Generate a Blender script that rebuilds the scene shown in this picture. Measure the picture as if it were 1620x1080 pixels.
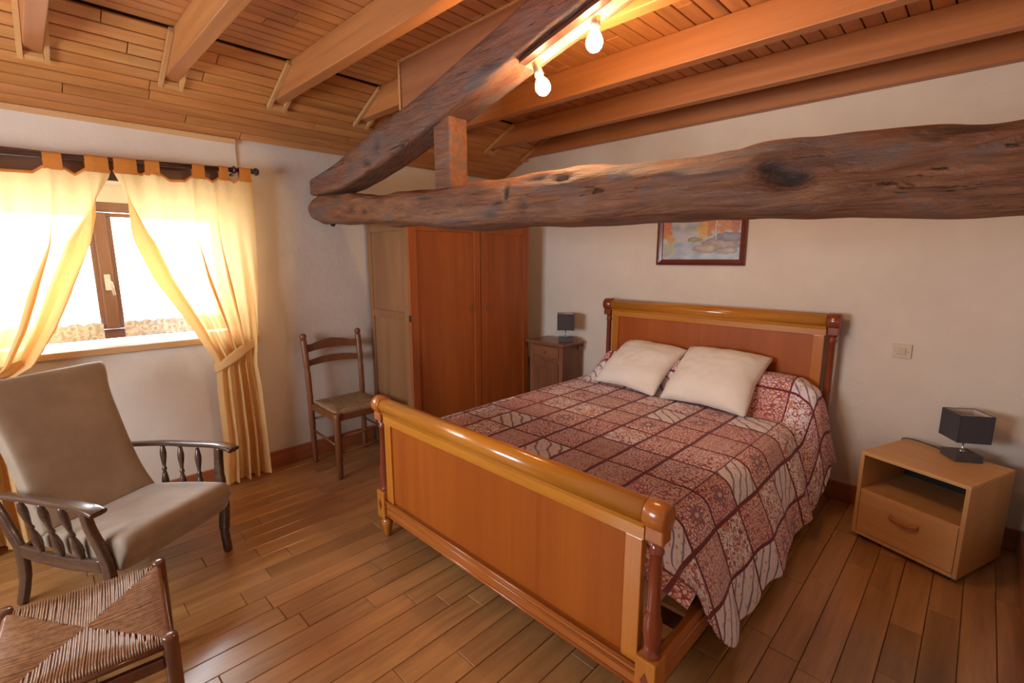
import bpy, bmesh, math, random
from mathutils import Vector, Matrix, noise
PI = math.pi
SC = bpy.context.scene
for o in list(bpy.data.objects): bpy.data.objects.remove(o)
COL = SC.collection
random.seed(7)

# ---------------------------------------------------------------- camera, sky, exposure
cd = bpy.data.cameras.new('camera'); cam = bpy.data.objects.new('camera', cd); COL.objects.link(cam)
cd.sensor_width = 36; cd.lens = 36 * 757.8 / 1620; cd.clip_start = 0.02
cam.location = (0, 0, 1.6)
cam.rotation_euler = (PI/2 - 0.1716, 0, 0.7759)
SC.camera = cam
w = bpy.data.worlds.new('sky'); SC.world = w; w.use_nodes = True
bg = w.node_tree.nodes['Background']; bg.inputs[0].default_value = (0.80, 0.90, 1.0, 1); bg.inputs[1].default_value = 11.0
SC.view_settings.view_transform = 'Standard'; SC.view_settings.look = 'None'
SC.view_settings.gamma = 1; SC.view_settings.use_curve_mapping = False
SC.view_settings.exposure = 1.22
def portal(name, loc, rot, sx, sy):
    l = bpy.data.lights.new(name, 'AREA'); l.shape = 'RECTANGLE'; l.size = sx; l.size_y = sy
    l.cycles.is_portal = True
    o = bpy.data.objects.new(name, l); o.location = loc; o.rotation_euler = rot; COL.objects.link(o)
portal('window_light', (-4.20, .37, 1.50), (0, -PI/2, 0), 0.95, 1.55)
portal('rear_fill_portal', (-2.25, -1.95, 1.525), (PI/2, 0, 0), 1.5, 1.05)  # guides sky fill through the unseen opening added behind the camera
BULB = 175.0

# ---------------------------------------------------------------- node helpers
def newmat(name):
    m = bpy.data.materials.new(name); m.use_nodes = True
    nt = m.node_tree; b = nt.nodes['Principled BSDF']; return m, nt, b
def N(nt, t, **k):
    n = nt.nodes.new(t)
    for a, v in k.items(): setattr(n, a, v)
    return n
def S(nt, node, key, v):
    if isinstance(v, bpy.types.NodeSocket): nt.links.new(v, node.inputs[key])
    else: node.inputs[key].default_value = v
def noi(nt, vec, scale, detail=3, rough=.55, dist=0):
    n = N(nt, 'ShaderNodeTexNoise'); S(nt, n, 'Vector', vec); n.inputs['Scale'].default_value = scale
    n.inputs['Detail'].default_value = detail; n.inputs['Roughness'].default_value = rough; n.inputs['Distortion'].default_value = dist
    return n.outputs['Fac']
def ramp(nt, fac, stops):
    r = N(nt, 'ShaderNodeValToRGB'); S(nt, r, 'Fac', fac); e = r.color_ramp.elements
    while len(e) < len(stops): e.new(.5)
    for i, (p, c) in enumerate(stops):
        e[i].position = p; e[i].color = (*c, 1) if len(c) == 3 else c
    return r.outputs['Color']
def mix(nt, f, a, b, mode='MIX'):
    m = N(nt, 'ShaderNodeMix', data_type='RGBA', blend_type=mode)
    S(nt, m, 0, f); S(nt, m, 6, a if not isinstance(a, tuple) else (*a, 1)); S(nt, m, 7, b if not isinstance(b, tuple) else (*b, 1))
    return m.outputs[2]
def math_(nt, op, a, b=0.0, c=None, clamp=False):
    m = N(nt, 'ShaderNodeMath', operation=op); m.use_clamp = clamp
    S(nt, m, 0, a); S(nt, m, 1, b)
    if c is not None: S(nt, m, 2, c)
    return m.outputs[0]
def bump(nt, b, h, strength=.2, dist=.01):
    n = N(nt, 'ShaderNodeBump'); n.inputs['Strength'].default_value = strength; n.inputs['Distance'].default_value = dist
    S(nt, n, 'Height', h); nt.links.new(n.outputs['Normal'], b.inputs['Normal'])
def objco(nt, scale=(1, 1, 1), rnd=True):
    tc = N(nt, 'ShaderNodeTexCoord'); oi = N(nt, 'ShaderNodeObjectInfo')
    mp = N(nt, 'ShaderNodeMapping'); nt.links.new(tc.outputs['Object'], mp.inputs['Vector']); mp.inputs['Scale'].default_value = scale
    if not rnd: return mp.outputs[0], oi.outputs['Random']
    a = N(nt, 'ShaderNodeVectorMath', operation='MULTIPLY_ADD')
    c = N(nt, 'ShaderNodeCombineXYZ')
    for i in range(3): nt.links.new(oi.outputs['Random'], c.inputs[i])
    nt.links.new(c.outputs[0], a.inputs[0]); a.inputs[1].default_value = (37, 53, 71); nt.links.new(mp.outputs[0], a.inputs[2])
    return a.outputs[0], oi.outputs['Random']
def wood(name, c1, c2, axis='x', rough=.4, var=.25, fine=26, coat=0.0, knots=0, bmp=.12, stretch=.09, spec=.5):
    m, nt, b = newmat(name)
    sc = {'x': (stretch, 1, 1), 'y': (1, stretch, 1), 'z': (1, 1, stretch)}[axis]
    v, rnd = objco(nt, sc)
    n1 = noi(nt, v, fine, 5, .65, .6); n2 = noi(nt, v, fine*.22, 3, .5, 1.2)
    f = math_(nt, 'ADD', math_(nt, 'MULTIPLY', n1, .55), math_(nt, 'MULTIPLY', n2, .55))
    col = ramp(nt, f, [(.33, c1), (.72, c2)])
    br = math_(nt, 'MULTIPLY_ADD', rnd, var*2, 1-var)
    hs = N(nt, 'ShaderNodeHueSaturation'); S(nt, hs, 'Color', col); S(nt, hs, 'Value', br)
    S(nt, hs, 'Hue', math_(nt, 'MULTIPLY_ADD', math_(nt, 'FRACT', math_(nt, 'MULTIPLY', rnd, 7.3)), var*.05, .5-var*.032))
    col = hs.outputs[0]
    if knots:
        vo = N(nt, 'ShaderNodeTexVoronoi'); S(nt, vo, 'Vector', v); vo.inputs['Scale'].default_value = knots
        k = ramp(nt, vo.outputs['Distance'], [(.03, (1, 1, 1)), (.16, (0, 0, 0))])
        col = mix(nt, math_(nt, 'MULTIPLY', k, .75), col, tuple(x*.28 for x in c1))
    S(nt, b, 'Base Color', col)
    S(nt, b, 'Roughness', math_(nt, 'MULTIPLY_ADD', n1, .15, rough-.07))
    b.inputs['Specular IOR Level'].default_value = spec
    b.inputs['Coat Weight'].default_value = coat; b.inputs['Coat Roughness'].default_value = .12
    bump(nt, b, n1, bmp, .004)
    return m
def plain(name, c, rough=.5, metal=0, nscale=0, namt=.1, bmp=0, **k):
    m, nt, b = newmat(name)
    if nscale:
        v, r = objco(nt); n = noi(nt, v, nscale, 4)
        S(nt, b, 'Base Color', ramp(nt, n, [(.3, tuple(x*(1-namt) for x in c)), (.7, tuple(min(1, x*(1+namt)) for x in c))]))
        if bmp: bump(nt, b, n, bmp, .01)
    else: b.inputs['Base Color'].default_value = (*c, 1)
    b.inputs['Roughness'].default_value = rough; b.inputs['Metallic'].default_value = metal
    for a, v in k.items(): b.inputs[a.replace('_', ' ')].default_value = v
    return m

M = {}
# plaster
m, nt, b = newmat('plaster'); v, r = objco(nt, rnd=False)
n = noi(nt, v, 3.0, 5, .6); n2 = noi(nt, v, 14, 4, .6)
S(nt, b, 'Base Color', ramp(nt, n, [(.3, (.65, .56, .475)), (.7, (.705, .62, .53))])); b.inputs['Roughness'].default_value = .92
bump(nt, b, math_(nt, 'ADD', n, math_(nt, 'MULTIPLY', n2, .35)), .25, .03); M['plaster'] = m
M['floor'] = wood('floor_wood', (.22, .095, .034), (.46, .225, .075), 'y', .30, .10, 30, 0.15, knots=1.6)
M['floor_base'] = plain('floor_joint', (.07, .03, .012), .8)
M['plank'] = wood('ceiling_wood', (.36, .125, .032), (.60, .255, .075), 'y', .30, .11, 34, .15, knots=2.2)
M['ceil_base'] = plain('ceiling_joint', (.03, .012, .006), .8)
M['joist'] = wood('joist_wood', (.33, .11, .032), (.50, .19, .055), 'x', .45, .05, 24, 0, stretch=.05)
M['trimx'] = wood('trim_wood', (.50, .25, .09), (.62, .33, .13), 'x', .45, .1, 24)
M['basex'] = wood('baseboard_wood_across', (.22, .06, .025), (.40, .13, .05), 'x', .4, .1, 24, .1)
M['basey'] = wood('baseboard_wood_along', (.22, .06, .025), (.40, .13, .05), 'y', .4, .1, 24, .1)
M['cherry_x'] = wood('cherry_rail', (.42, .14, .013), (.58, .23, .024), 'x', .22, .06, 20, .5, bmp=.03)
M['cherry_z'] = wood('cherry_stile', (.38, .115, .011), (.52, .18, .020), 'z', .24, .06, 20, .45, bmp=.03)
M['cherry_panel'] = wood('cherry_panel', (.28, .058, .006), (.39, .098, .010), 'z', .42, .03, 14, .05, bmp=.015, stretch=.03, spec=.25)
M['cherry_dark'] = wood('cherry_turned', (.15, .028, .010), (.24, .05, .016), 'z', .2, .05, 20, .5, bmp=.03)
M['cherry_red_x'] = wood('cherry_low_rail', (.32, .08, .014), (.44, .13, .02), 'x', .24, .05, 20, .4, bmp=.03)
M['cherry_red_y'] = wood('cherry_side_rail', (.32, .08, .014), (.44, .13, .02), 'y', .24, .05, 20, .4, bmp=.03)
M['ward'] = wood('wardrobe_front_wood', (.27, .066, .015), (.41, .12, .028), 'z', .38, .05, 16, .05, spec=.3)
M['ward_side'] = wood('wardrobe_side_wood', (.21, .09, .034), (.31, .145, .058), 'z', .5, .04, 16)
M['darkwood'] = wood('dark_oak', (.12, .045, .02), (.24, .09, .04), 'z', .4, .06, 30, .05)
M['darkwood_x'] = wood('dark_oak_top', (.16, .06, .03), (.28, .11, .05), 'x', .33, .06, 30, .1)
M['beech_x'] = wood('light_veneer_across', (.54, .28, .095), (.64, .36, .14), 'x', .45, .05, 30)
M['beech_z'] = wood('light_veneer_upright', (.50, .25, .085), (.61, .33, .12), 'z', .45, .05, 30)
M['handle'] = wood('red_wood_handle', (.35, .10, .03), (.5, .17, .06), 'x', .35, .05, 30)
M['chairwood'] = wood('brown_chair_wood', (.14, .044, .016), (.24, .085, .03), 'z', .36, .06, 30, .1)
M['stoolwood'] = wood('dark_stool_wood', (.085, .030, .016), (.16, .058, .028), 'z', .24, .06, 30, .4)
M['armwood'] = wood('dark_armchair_wood', (.045, .022, .014), (.10, .05, .03), 'x', .28, .06, 30, .3)
M['rodwood'] = wood('dark_rod_wood', (.03, .012, .008), (.07, .028, .018), 'y', .3, .06, 30, .2)
M['lintel'] = wood('brown_lintel_wood', (.065, .03, .018), (.12, .055, .032), 'y', .5, .06, 30)
M['framewood'] = wood('window_frame_wood', (.20, .11, .09), (.29, .17, .14), 'z', .4, .06, 30)
M['sillwood'] = wood('sill_wood', (.50, .27, .11), (.62, .38, .18), 'y', .3, .06, 30)
M['white_cotton'] = plain('white_cotton', (.84, .77, .69), .9, nscale=7, namt=.04, bmp=.25)
M['mattress'] = plain('mattress_cover', (.60, .46, .30), .9, nscale=12, namt=.05, bmp=.1)
M['velour'] = plain('beige_velour', (.30, .215, .145), .75, nscale=9, namt=.13, bmp=.12, Sheen_Weight=.6, Sheen_Roughness=.35)
M['shade'] = plain('grey_fabric', (.055, .047, .052), .8, nscale=220, namt=.3)
M['shade_in'] = plain('shade_lining', (.55, .47, .42), .8)
M['lampbase'] = plain('grey_lamp_base', (.07, .065, .075), .45, nscale=120, namt=.2)
M['chrome'] = plain('chrome', (.8, .8, .82), .12, 1)
M['grey_metal'] = plain('grey_metal', (.35, .33, .32), .35, .8)
M['cable'] = plain('black_cable', (.015, .014, .014), .5)
M['switch'] = plain('ivory_plastic', (.62, .52, .38), .4)
M['switch_btn'] = plain('ivory_button', (.58, .46, .30), .35)
M['white_paint'] = plain('white_paint', (.75, .76, .76), .5)
M['brass'] = plain('worn_brass', (.25, .16, .07), .4, .8)
M['frame_red'] = wood('mahogany_frame', (.10, .018, .012), (.17, .035, .02), 'x', .3, .03, 30, .2)
M['silver'] = plain('silver_rim', (.6, .55, .5), .3, .6)
# glass pane: mostly clear
m, nt, b = newmat('window_glass'); nt.nodes.remove(b)
t = N(nt, 'ShaderNodeBsdfTransparent'); g = N(nt, 'ShaderNodeBsdfGlossy'); g.inputs['Roughness'].default_value = .02
f = N(nt, 'ShaderNodeFresnel'); f.inputs['IOR'].default_value = 1.45
x = N(nt, 'ShaderNodeMixShader'); nt.links.new(f.outputs[0], x.inputs[0]); nt.links.new(t.outputs[0], x.inputs[1]); nt.links.new(g.outputs[0], x.inputs[2])
nt.links.new(x.outputs[0], nt.nodes['Material Output'].inputs[0]); M['glass'] = m
# clear acrylic
m, nt, b = newmat('clear_acrylic'); b.inputs['Transmission Weight'].default_value = 1; b.inputs['Roughness'].default_value = .05; M['acrylic'] = m
# bulb
m, nt, b = newmat('lit_bulb'); b.inputs['Base Color'].default_value = (1, .9, .75, 1)
b.inputs['Emission Color'].default_value = (1, .64, .34, 1); b.inputs['Emission Strength'].default_value = BULB; M['bulb'] = m
# curtain voile
def voile(name, c, trans, hemdark=0):
    m, nt, b = newmat(name); nt.nodes.remove(b)
    v, r = objco(nt, (1, 3, .5), False)
    n = noi(nt, v, 90, 3); col = ramp(nt, n, [(.3, tuple(x*.9 for x in c)), (.7, c)])
    d = N(nt, 'ShaderNodeBsdfDiffuse'); tr = N(nt, 'ShaderNodeBsdfTranslucent'); nt.links.new(col, d.inputs[0]); nt.links.new(col, tr.inputs[0])
    s = N(nt, 'ShaderNodeMixShader'); s.inputs[0].default_value = trans
    nt.links.new(d.outputs[0], s.inputs[1]); nt.links.new(tr.outputs[0], s.inputs[2])
    tp = N(nt, 'ShaderNodeBsdfTransparent'); s2 = N(nt, 'ShaderNodeMixShader'); s2.inputs[0].default_value = hemdark
    nt.links.new(s.outputs[0], s2.inputs[1]); nt.links.new(tp.outputs[0], s2.inputs[2])
    nt.links.new(s2.outputs[0], nt.nodes['Material Output'].inputs[0]); return m
M['voile'] = voile('yellow_voile', (.93, .64, .29), .42, .02)
M['tab'] = voile('orange_voile', (.82, .33, .07), .35, 0)
m, nt, b = newmat('white_lace'); v, r = objco(nt, (1, 1, 1), False)
wv = N(nt, 'ShaderNodeTexVoronoi'); S(nt, wv, 'Vector', v); wv.inputs['Scale'].default_value = 26
S(nt, b, 'Base Color', ramp(nt, wv.outputs['Distance'], [(.25, (.62, .65, .74)), (.36, (.90, .93, 1.0)), (.55, (.90, .93, 1.0)), (.62, (.68, .71, .8))])); b.inputs['Roughness'].default_value = .9; b.inputs['Emission Strength'].default_value = 0; M['lace'] = m
# rush
m, nt, b = newmat('rush_cord'); v, r = objco(nt, rnd=False); n = noi(nt, v, 60, 4)
S(nt, b, 'Base Color', ramp(nt, n, [(.3, (.17, .068, .028)), (.7, (.35, .17, .075))])); b.inputs['Roughness'].default_value = .30
b.inputs['Specular IOR Level'].default_value = .8; M['rush'] = m
m, nt, b = newmat('dull_rush'); v, r = objco(nt, rnd=False); n = noi(nt, v, 60, 4)
S(nt, b, 'Base Color', ramp(nt, n, [(.3, (.20, .115, .05)), (.7, (.34, .21, .10))])); b.inputs['Roughness'].default_value = .6; M['rush2'] = m
# old oak (log and rafter), vertex attribute 'wear' darkens hollows and greys patches
def oldoak(name, c1, c2, grey, dark, patch, axis='x'):
    m, nt, b = newmat(name)
    v, r = objco(nt, (.12, 1, 1), False); vv, r = objco(nt, (.35, 1, 1), False)
    n1 = noi(nt, v, 34, 6, .7, 1.0); n2 = noi(nt, vv, 5.5, 4, .6, .8); n3 = noi(nt, vv, 18, 5, .7, .5)
    col = ramp(nt, math_(nt, 'MULTIPLY_ADD', n1, .6, math_(nt, 'MULTIPLY', n2, .4)), [(.40, c1), (.60, c2)])
    gm = ramp(nt, n2, [(patch, (0, 0, 0)), (patch+.10, (1, 1, 1))])
    col = mix(nt, math_(nt, 'MULTIPLY', gm, .8), col, grey)
    cr = ramp(nt, noi(nt, v, 16, 6, .75, 1.6), [(.33, (1, 1, 1)), (.38, (0, 0, 0))])
    col = mix(nt, math_(nt, 'MULTIPLY', cr, .85), col, dark)
    at = N(nt, 'ShaderNodeAttribute', attribute_name='wear')
    col = mix(nt, at.outputs['Fac'], col, dark)
    S(nt, b, 'Base Color', col); b.inputs['Roughness'].default_value = .55
    h = math_(nt, 'ADD', math_(nt, 'MULTIPLY', n1, .7), math_(nt, 'SUBTRACT', n3, math_(nt, 'MULTIPLY', cr, .8)))
    bump(nt, b, h, .8, .02)
    return m
M['log'] = oldoak('weathered_log', (.115, .038, .016), (.27, .105, .040), (.12, .08, .068), (.028, .014, .010), .53)
M['rafter'] = oldoak('old_dark_oak', (.115, .046, .027), (.25, .105, .056), (.125, .088, .08), (.03, .016, .012), .49)
M['board'] = wood('red_board', (.26, .09, .035), (.38, .15, .06), 'x', .45, .05, 26)

# patchwork coverlet
m, nt, b = newmat('patchwork_quilt')
uv = N(nt, 'ShaderNodeUVMap'); uv.uv_map = 'cloth'
sx = N(nt, 'ShaderNodeSeparateXYZ'); nt.links.new(uv.outputs[0], sx.inputs[0])
U = math_(nt, 'DIVIDE', sx.outputs[0], .2125); V = math_(nt, 'DIVIDE', sx.outputs[1], .245)
fu = math_(nt, 'FRACT', math_(nt, 'ADD', U, 40)); fv = math_(nt, 'FRACT', math_(nt, 'ADD', V, 40))
iu = math_(nt, 'FLOOR', U); iv = math_(nt, 'FLOOR', V)
cc = N(nt, 'ShaderNodeCombineXYZ'); nt.links.new(iu, cc.inputs[0]); nt.links.new(iv, cc.inputs[1])
wn = N(nt, 'ShaderNodeTexWhiteNoise', noise_dimensions='2D'); nt.links.new(cc.outputs[0], wn.inputs['Vector'])
R1 = wn.outputs['Value']; R2 = math_(nt, 'FRACT', math_(nt, 'MULTIPLY', R1, 17.3)); R3 = math_(nt, 'FRACT', math_(nt, 'MULTIPLY', R1, 91.7))
off = N(nt, 'ShaderNodeVectorMath', operation='MULTIPLY_ADD'); nt.links.new(wn.outputs['Color'], off.inputs[0]); off.inputs[1].default_value = (13, 17, 19); nt.links.new(uv.outputs[0], off.inputs[2])
P = off.outputs[0]
cream, red, orange, grey = (.70, .56, .52), (.34, .055, .055), (.64, .23, .11), (.22, .17, .23)
base = mix(nt, R2, (.86, .72, .71), (.76, .49, .46))
vo = N(nt, 'ShaderNodeTexVoronoi', feature='DISTANCE_TO_EDGE'); S(nt, vo, 'Vector', P); vo.inputs['Scale'].default_value = 62
pA = mix(nt, ramp(nt, vo.outputs['Distance'], [(.07, (1, 1, 1)), (.15, (0, 0, 0))]), base, red)
vo2 = N(nt, 'ShaderNodeTexVoronoi'); S(nt, vo2, 'Vector', P); vo2.inputs['Scale'].default_value = 40
pA = mix(nt, ramp(nt, vo2.outputs['Distance'], [(.20, (1, 1, 1)), (.30, (0, 0, 0))]), pA, orange)
nb = noi(nt, P, 40, 3, .6, 2.2)
pB = mix(nt, ramp(nt, nb, [(.50, (0, 0, 0)), (.54, (1, 1, 1))]), (.88, .80, .80), red)
pB = mix(nt, ramp(nt, noi(nt, P, 22, 2), [(.60, (0, 0, 0)), (.64, (1, 1, 1))]), pB, orange)
wv = N(nt, 'ShaderNodeTexWave', bands_direction='DIAGONAL'); S(nt, wv, 'Vector', P); wv.inputs['Scale'].default_value = 7.0; wv.inputs['Distortion'].default_value = 3.5; wv.inputs['Detail'].default_value = 2
pC = mix(nt, ramp(nt, wv.outputs['Fac'], [(.05, (1, 1, 1)), (.13, (0, 0, 0))]), (.80, .72, .74), grey)
pC = mix(nt, ramp(nt, noi(nt, P, 55, 2), [(.60, (0, 0, 0)), (.66, (1, 1, 1))]), pC, orange)
# star: radial pattern around the cell centre
du = math_(nt, 'SUBTRACT', fu, .5); dv = math_(nt, 'SUBTRACT', fv, .5)
ang = math_(nt, 'ARCTAN2', dv, du); rad = math_(nt, 'SQRT', math_(nt, 'ADD', math_(nt, 'MULTIPLY', du, du), math_(nt, 'MULTIPLY', dv, dv)))
st = math_(nt, 'SUBTRACT', math_(nt, 'MULTIPLY_ADD', math_(nt, 'COSINE', math_(nt, 'MULTIPLY', ang, 10)), .07, .20), rad)
pD = mix(nt, ramp(nt, st, [(.0, (0, 0, 0)), (.03, (1, 1, 1))]), pA, (.30, .13, .17))
pD = mix(nt, ramp(nt, rad, [(.05, (1, 1, 1)), (.08, (0, 0, 0))]), pD, cream)
sq = math_(nt, 'MAXIMUM', math_(nt, 'ABSOLUTE', math_(nt, 'SUBTRACT', math_(nt, 'FRACT', math_(nt, 'MULTIPLY', fu, 3)), .5)), math_(nt, 'ABSOLUTE', math_(nt, 'SUBTRACT', math_(nt, 'FRACT', math_(nt, 'MULTIPLY', fv, 3)), .5)))
pE = mix(nt, ramp(nt, sq, [(.12, (.55, .2, .1)), (.2, (.6, .45, .4)), (.3, (.3, .1, .1)), (.38, (.6, .42, .38))]), base, cream)
pE = mix(nt, .45, pA, ramp(nt, sq, [(.12, (.6, .22, .1)), (.2, (.6, .45, .4)), (.3, (.3, .1, .1)), (.38, (.6, .42, .38))]))
def step(a, t): return math_(nt, 'GREATER_THAN', a, t)
col = mix(nt, step(R3, .34), pA, pB); col = mix(nt, step(R3, .60), col, pC); col = mix(nt, step(R3, .80), col, pD); col = mix(nt, step(R3, .93), col, pE)
eu = math_(nt, 'MINIMUM', fu, math_(nt, 'SUBTRACT', 1, fu)); ev = math_(nt, 'MINIMUM', fv, math_(nt, 'SUBTRACT', 1, fv))
su = math_(nt, 'LESS_THAN', eu, .046); sv = math_(nt, 'LESS_THAN', ev, .032)
sm = math_(nt, 'MAXIMUM', su, sv)
col = mix(nt, sm, col, (.16, .018, .026))
S(nt, b, 'Base Color', col); b.inputs['Roughness'].default_value = .8; b.inputs['Sheen Weight'].default_value = .15
pil = math_(nt, 'POWER', math_(nt, 'MULTIPLY', math_(nt, 'MINIMUM', eu, ev), 2), .5)
bump(nt, b, math_(nt, 'ADD', math_(nt, 'MULTIPLY', sm, .8), math_(nt, 'MULTIPLY_ADD', nb, .12, math_(nt, 'MULTIPLY', pil, .8))), .6, .008)
M['quilt'] = m
# oil painting: colours come from a colour attribute computed below
m, nt, b = newmat('oil_painting'); at = N(nt, 'ShaderNodeAttribute', attribute_name='paint'); nt.links.new(at.outputs['Color'], b.inputs['Base Color']); b.inputs['Roughness'].default_value = .4
M['oil'] = m

# ---------------------------------------------------------------- mesh helpers
def box(bm, x0, x1, y0, y1, z0, z1, bev=0, mi=0, mat=None):
    r = bmesh.ops.create_cube(bm, size=1)
    vs = r['verts']
    for v in vs: v.co = Vector((x0+(v.co.x+.5)*(x1-x0), y0+(v.co.y+.5)*(y1-y0), z0+(v.co.z+.5)*(z1-z0)))
    if mat is not None: bmesh.ops.transform(bm, matrix=mat, verts=vs)
    fs = {f for v in vs for f in v.link_faces}
    for f in fs: f.material_index = mi
    if bev:
        es = {e for v in vs for e in v.link_edges}
        bmesh.ops.bevel(bm, geom=list(es), offset=bev, segments=2, affect='EDGES', profile=.5)
def lathe(bm, prof, seg=20, base=(0, 0, 0), M4=None, cap=True):
    rings = []
    for r, z in prof:
        rings.append([bm.verts.new((r*math.cos(2*PI*i/seg), r*math.sin(2*PI*i/seg), z)) for i in range(seg)])
    for a, b_ in zip(rings, rings[1:]):
        for i in range(seg):
            f = bm.faces.new((a[i], a[(i+1) % seg], b_[(i+1) % seg], b_[i])); f.smooth = True
    if cap:
        bm.faces.new(list(reversed(rings[0]))); bm.faces.new(rings[-1])
    T = Matrix.Translation(base)
    if M4 is not None: T = T @ M4
    for ring in rings:
        for v in ring: v.co = T @ v.co
def sweep(bm, path, sect, smooth=True, up=Vector((0, 0, 1)), cap=True, closed_sect=True):
    """sect(i)-> list of (a,b) offsets, a along side, b along local up"""
    n = len(path); rings = []
    for i, p in enumerate(path):
        t = (path[min(i+1, n-1)] - path[max(i-1, 0)]).normalized()
        s = t.cross(up)
        if s.length < 1e-4: s = Vector((1, 0, 0))
        s.normalize(); u = s.cross(t)
        rings.append([bm.verts.new(p + s*a + u*b_) for a, b_ in sect(i)])
    k = len(rings[0])
    for a, b_ in zip(rings, rings[1:]):
        for i in range(k):
            f = bm.faces.new((a[i], a[(i+1) % k], b_[(i+1) % k], b_[i])); f.smooth = smooth
    if cap: bm.faces.new(list(reversed(rings[0]))); bm.faces.new(rings[-1])
def circ(r, n=10): return [(r*math.cos(2*PI*i/n), r*math.sin(2*PI*i/n)) for i in range(n)]
def rrect(w_, h, r=.2, n=16, p=4):
    out = []
    for i in range(n):
        a = 2*PI*(i+.5)/n; c, s = math.cos(a), math.sin(a)
        out.append((w_*math.copysign(abs(c)**(2/p), c), h*math.copysign(abs(s)**(2/p), s)))
    return out
def tube(bm, pts, r, n=8):
    pts = [Vector(p) for p in pts]
    rr = r if callable(r) else (lambda i: r)
    sweep(bm, pts, lambda i: circ(rr(i), n))
def prism(bm, poly, a0, a1, axis='y'):
    def P3(u, v, a): return {'y': (u, a, v), 'x': (a, u, v), 'z': (u, v, a)}[axis]
    A = [bm.verts.new(P3(u, v, a0)) for u, v in poly]; B = [bm.verts.new(P3(u, v, a1)) for u, v in poly]
    n = len(poly)
    fs = [bm.faces.new(A), bm.faces.new(list(reversed(B)))]
    for i in range(n): fs.append(bm.faces.new((A[i], B[i], B[(i+1) % n], A[(i+1) % n])))
def smoothpath(pts, k=6):
    pts = [Vector(p) for p in pts]; out = []
    for i in range(len(pts)-1):
        p0, p1, p2, p3 = pts[max(i-1, 0)], pts[i], pts[i+1], pts[min(i+2, len(pts)-1)]
        for j in range(k):
            t = j/k
            out.append(.5*((2*p1)+(p2-p0)*t+(2*p0-5*p1+4*p2-p3)*t*t+(3*p1-p0-3*p2+p3)*t**3))
    out.append(pts[-1]); return out
def obj(name, bm, mats, parent=None, label=None, cat=None, group=None, kind=None, fix=True):
    if fix: bmesh.ops.recalc_face_normals(bm, faces=bm.faces)
    me = bpy.data.meshes.new(name); bm.to_mesh(me); bm.free()
    for mm in (mats if isinstance(mats, (list, tuple)) else [mats]): me.materials.append(M[mm])
    o = bpy.data.objects.new(name, me); COL.objects.link(o)
    if parent: o.parent = parent
    return tag(o, label, cat, group, kind)
def tag(o, label=None, cat=None, group=None, kind=None):
    if label: o['label'] = label
    if cat: o['category'] = cat
    if group: o['group'] = group
    if kind: o['kind'] = kind
    return o
def empty(name, loc, rz, label, cat, group=None):
    o = bpy.data.objects.new(name, None); o.location = loc; o.rotation_euler = (0, 0, rz); COL.objects.link(o)
    o.empty_display_size = .1
    return tag(o, label, cat, group)
def B(): return bmesh.new()
def bx(name, dims, mat, parent=None, bev=0, **k):
    bm = B(); box(bm, *dims, bev=bev); return obj(name, bm, mat, parent, **k)
def copytree(o, parent=None):
    c = o.copy(); COL.objects.link(c); c.parent = parent
    for ch in list(o.children): copytree(ch, c)
    return c

# ---------------------------------------------------------------- room shell
XL, XR, YB, YR = -3.77, .315, 3.69, -1.75
ZC, ZW = 2.74, 2.40; XS = -3.06           # flat ceiling height, wall-top height, where slope starts
JOG = 1.14
WY0, WY1, WZ0, WZ1 = -.40, 1.10, 1.045, 2.055
bm = B()
for (y0, y1, z0, z1) in ((YR-.2, WY0, 0, 2.42), (WY1, JOG, 0, 2.42), (WY0, WY1, 0, WZ0), (WY0, WY1, WZ1, 2.42)):
    box(bm, XL-.42, XL, y0, y1, z0, z1)
box(bm, XL-.42, XL-.014, JOG, YB+.2, 0, 2.414)
obj('wall_left', bm, 'plaster', kind='structure')
bm = B(); box(bm, XL-.42, XR+.2, YB, YB+.2, 0, 3.1); obj('wall_back', bm, 'plaster', kind='structure')
bm = B(); box(bm, XR, XR+.2, YR-.2, YB, 0, 3.1); obj('wall_right', bm, 'plaster', kind='structure')
bm = B(); RW = (-3.0, -1.5, 1.0, 2.05)  # RW: opening added in the unseen rear wall to let in fill light
for (x0, x1, z0, z1) in ((XL-.42, RW[0], 0, 3.1), (RW[1], XR, 0, 3.1), (RW[0], RW[1], 0, RW[2]), (RW[0], RW[1], RW[3], 3.1)):
    box(bm, x0, x1, YR-.2, YR, z0, z1)
obj('wall_rear', bm, 'plaster', kind='structure')
bm = B(); RF = 'added_fill_window'
w2 = bx('added_fill_window', (RW[0], RW[1], YR-.13, YR-.08, RW[2], RW[2]+.06), 'framewood', kind='structure')  # unseen window added behind the camera, only there for fill light
for d in ((RW[0], RW[1], YR-.13, YR-.08, RW[3]-.06, RW[3]), (RW[0], RW[0]+.06, YR-.13, YR-.08, RW[2]+.06, RW[3]-.06), (RW[1]-.06, RW[1], YR-.13, YR-.08, RW[2]+.06, RW[3]-.06), (-2.29, -2.21, YR-.13, YR-.08, RW[2]+.06, RW[3]-.06)):
    bx('window_frame', d, 'framewood', w2)
bm.free()

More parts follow.
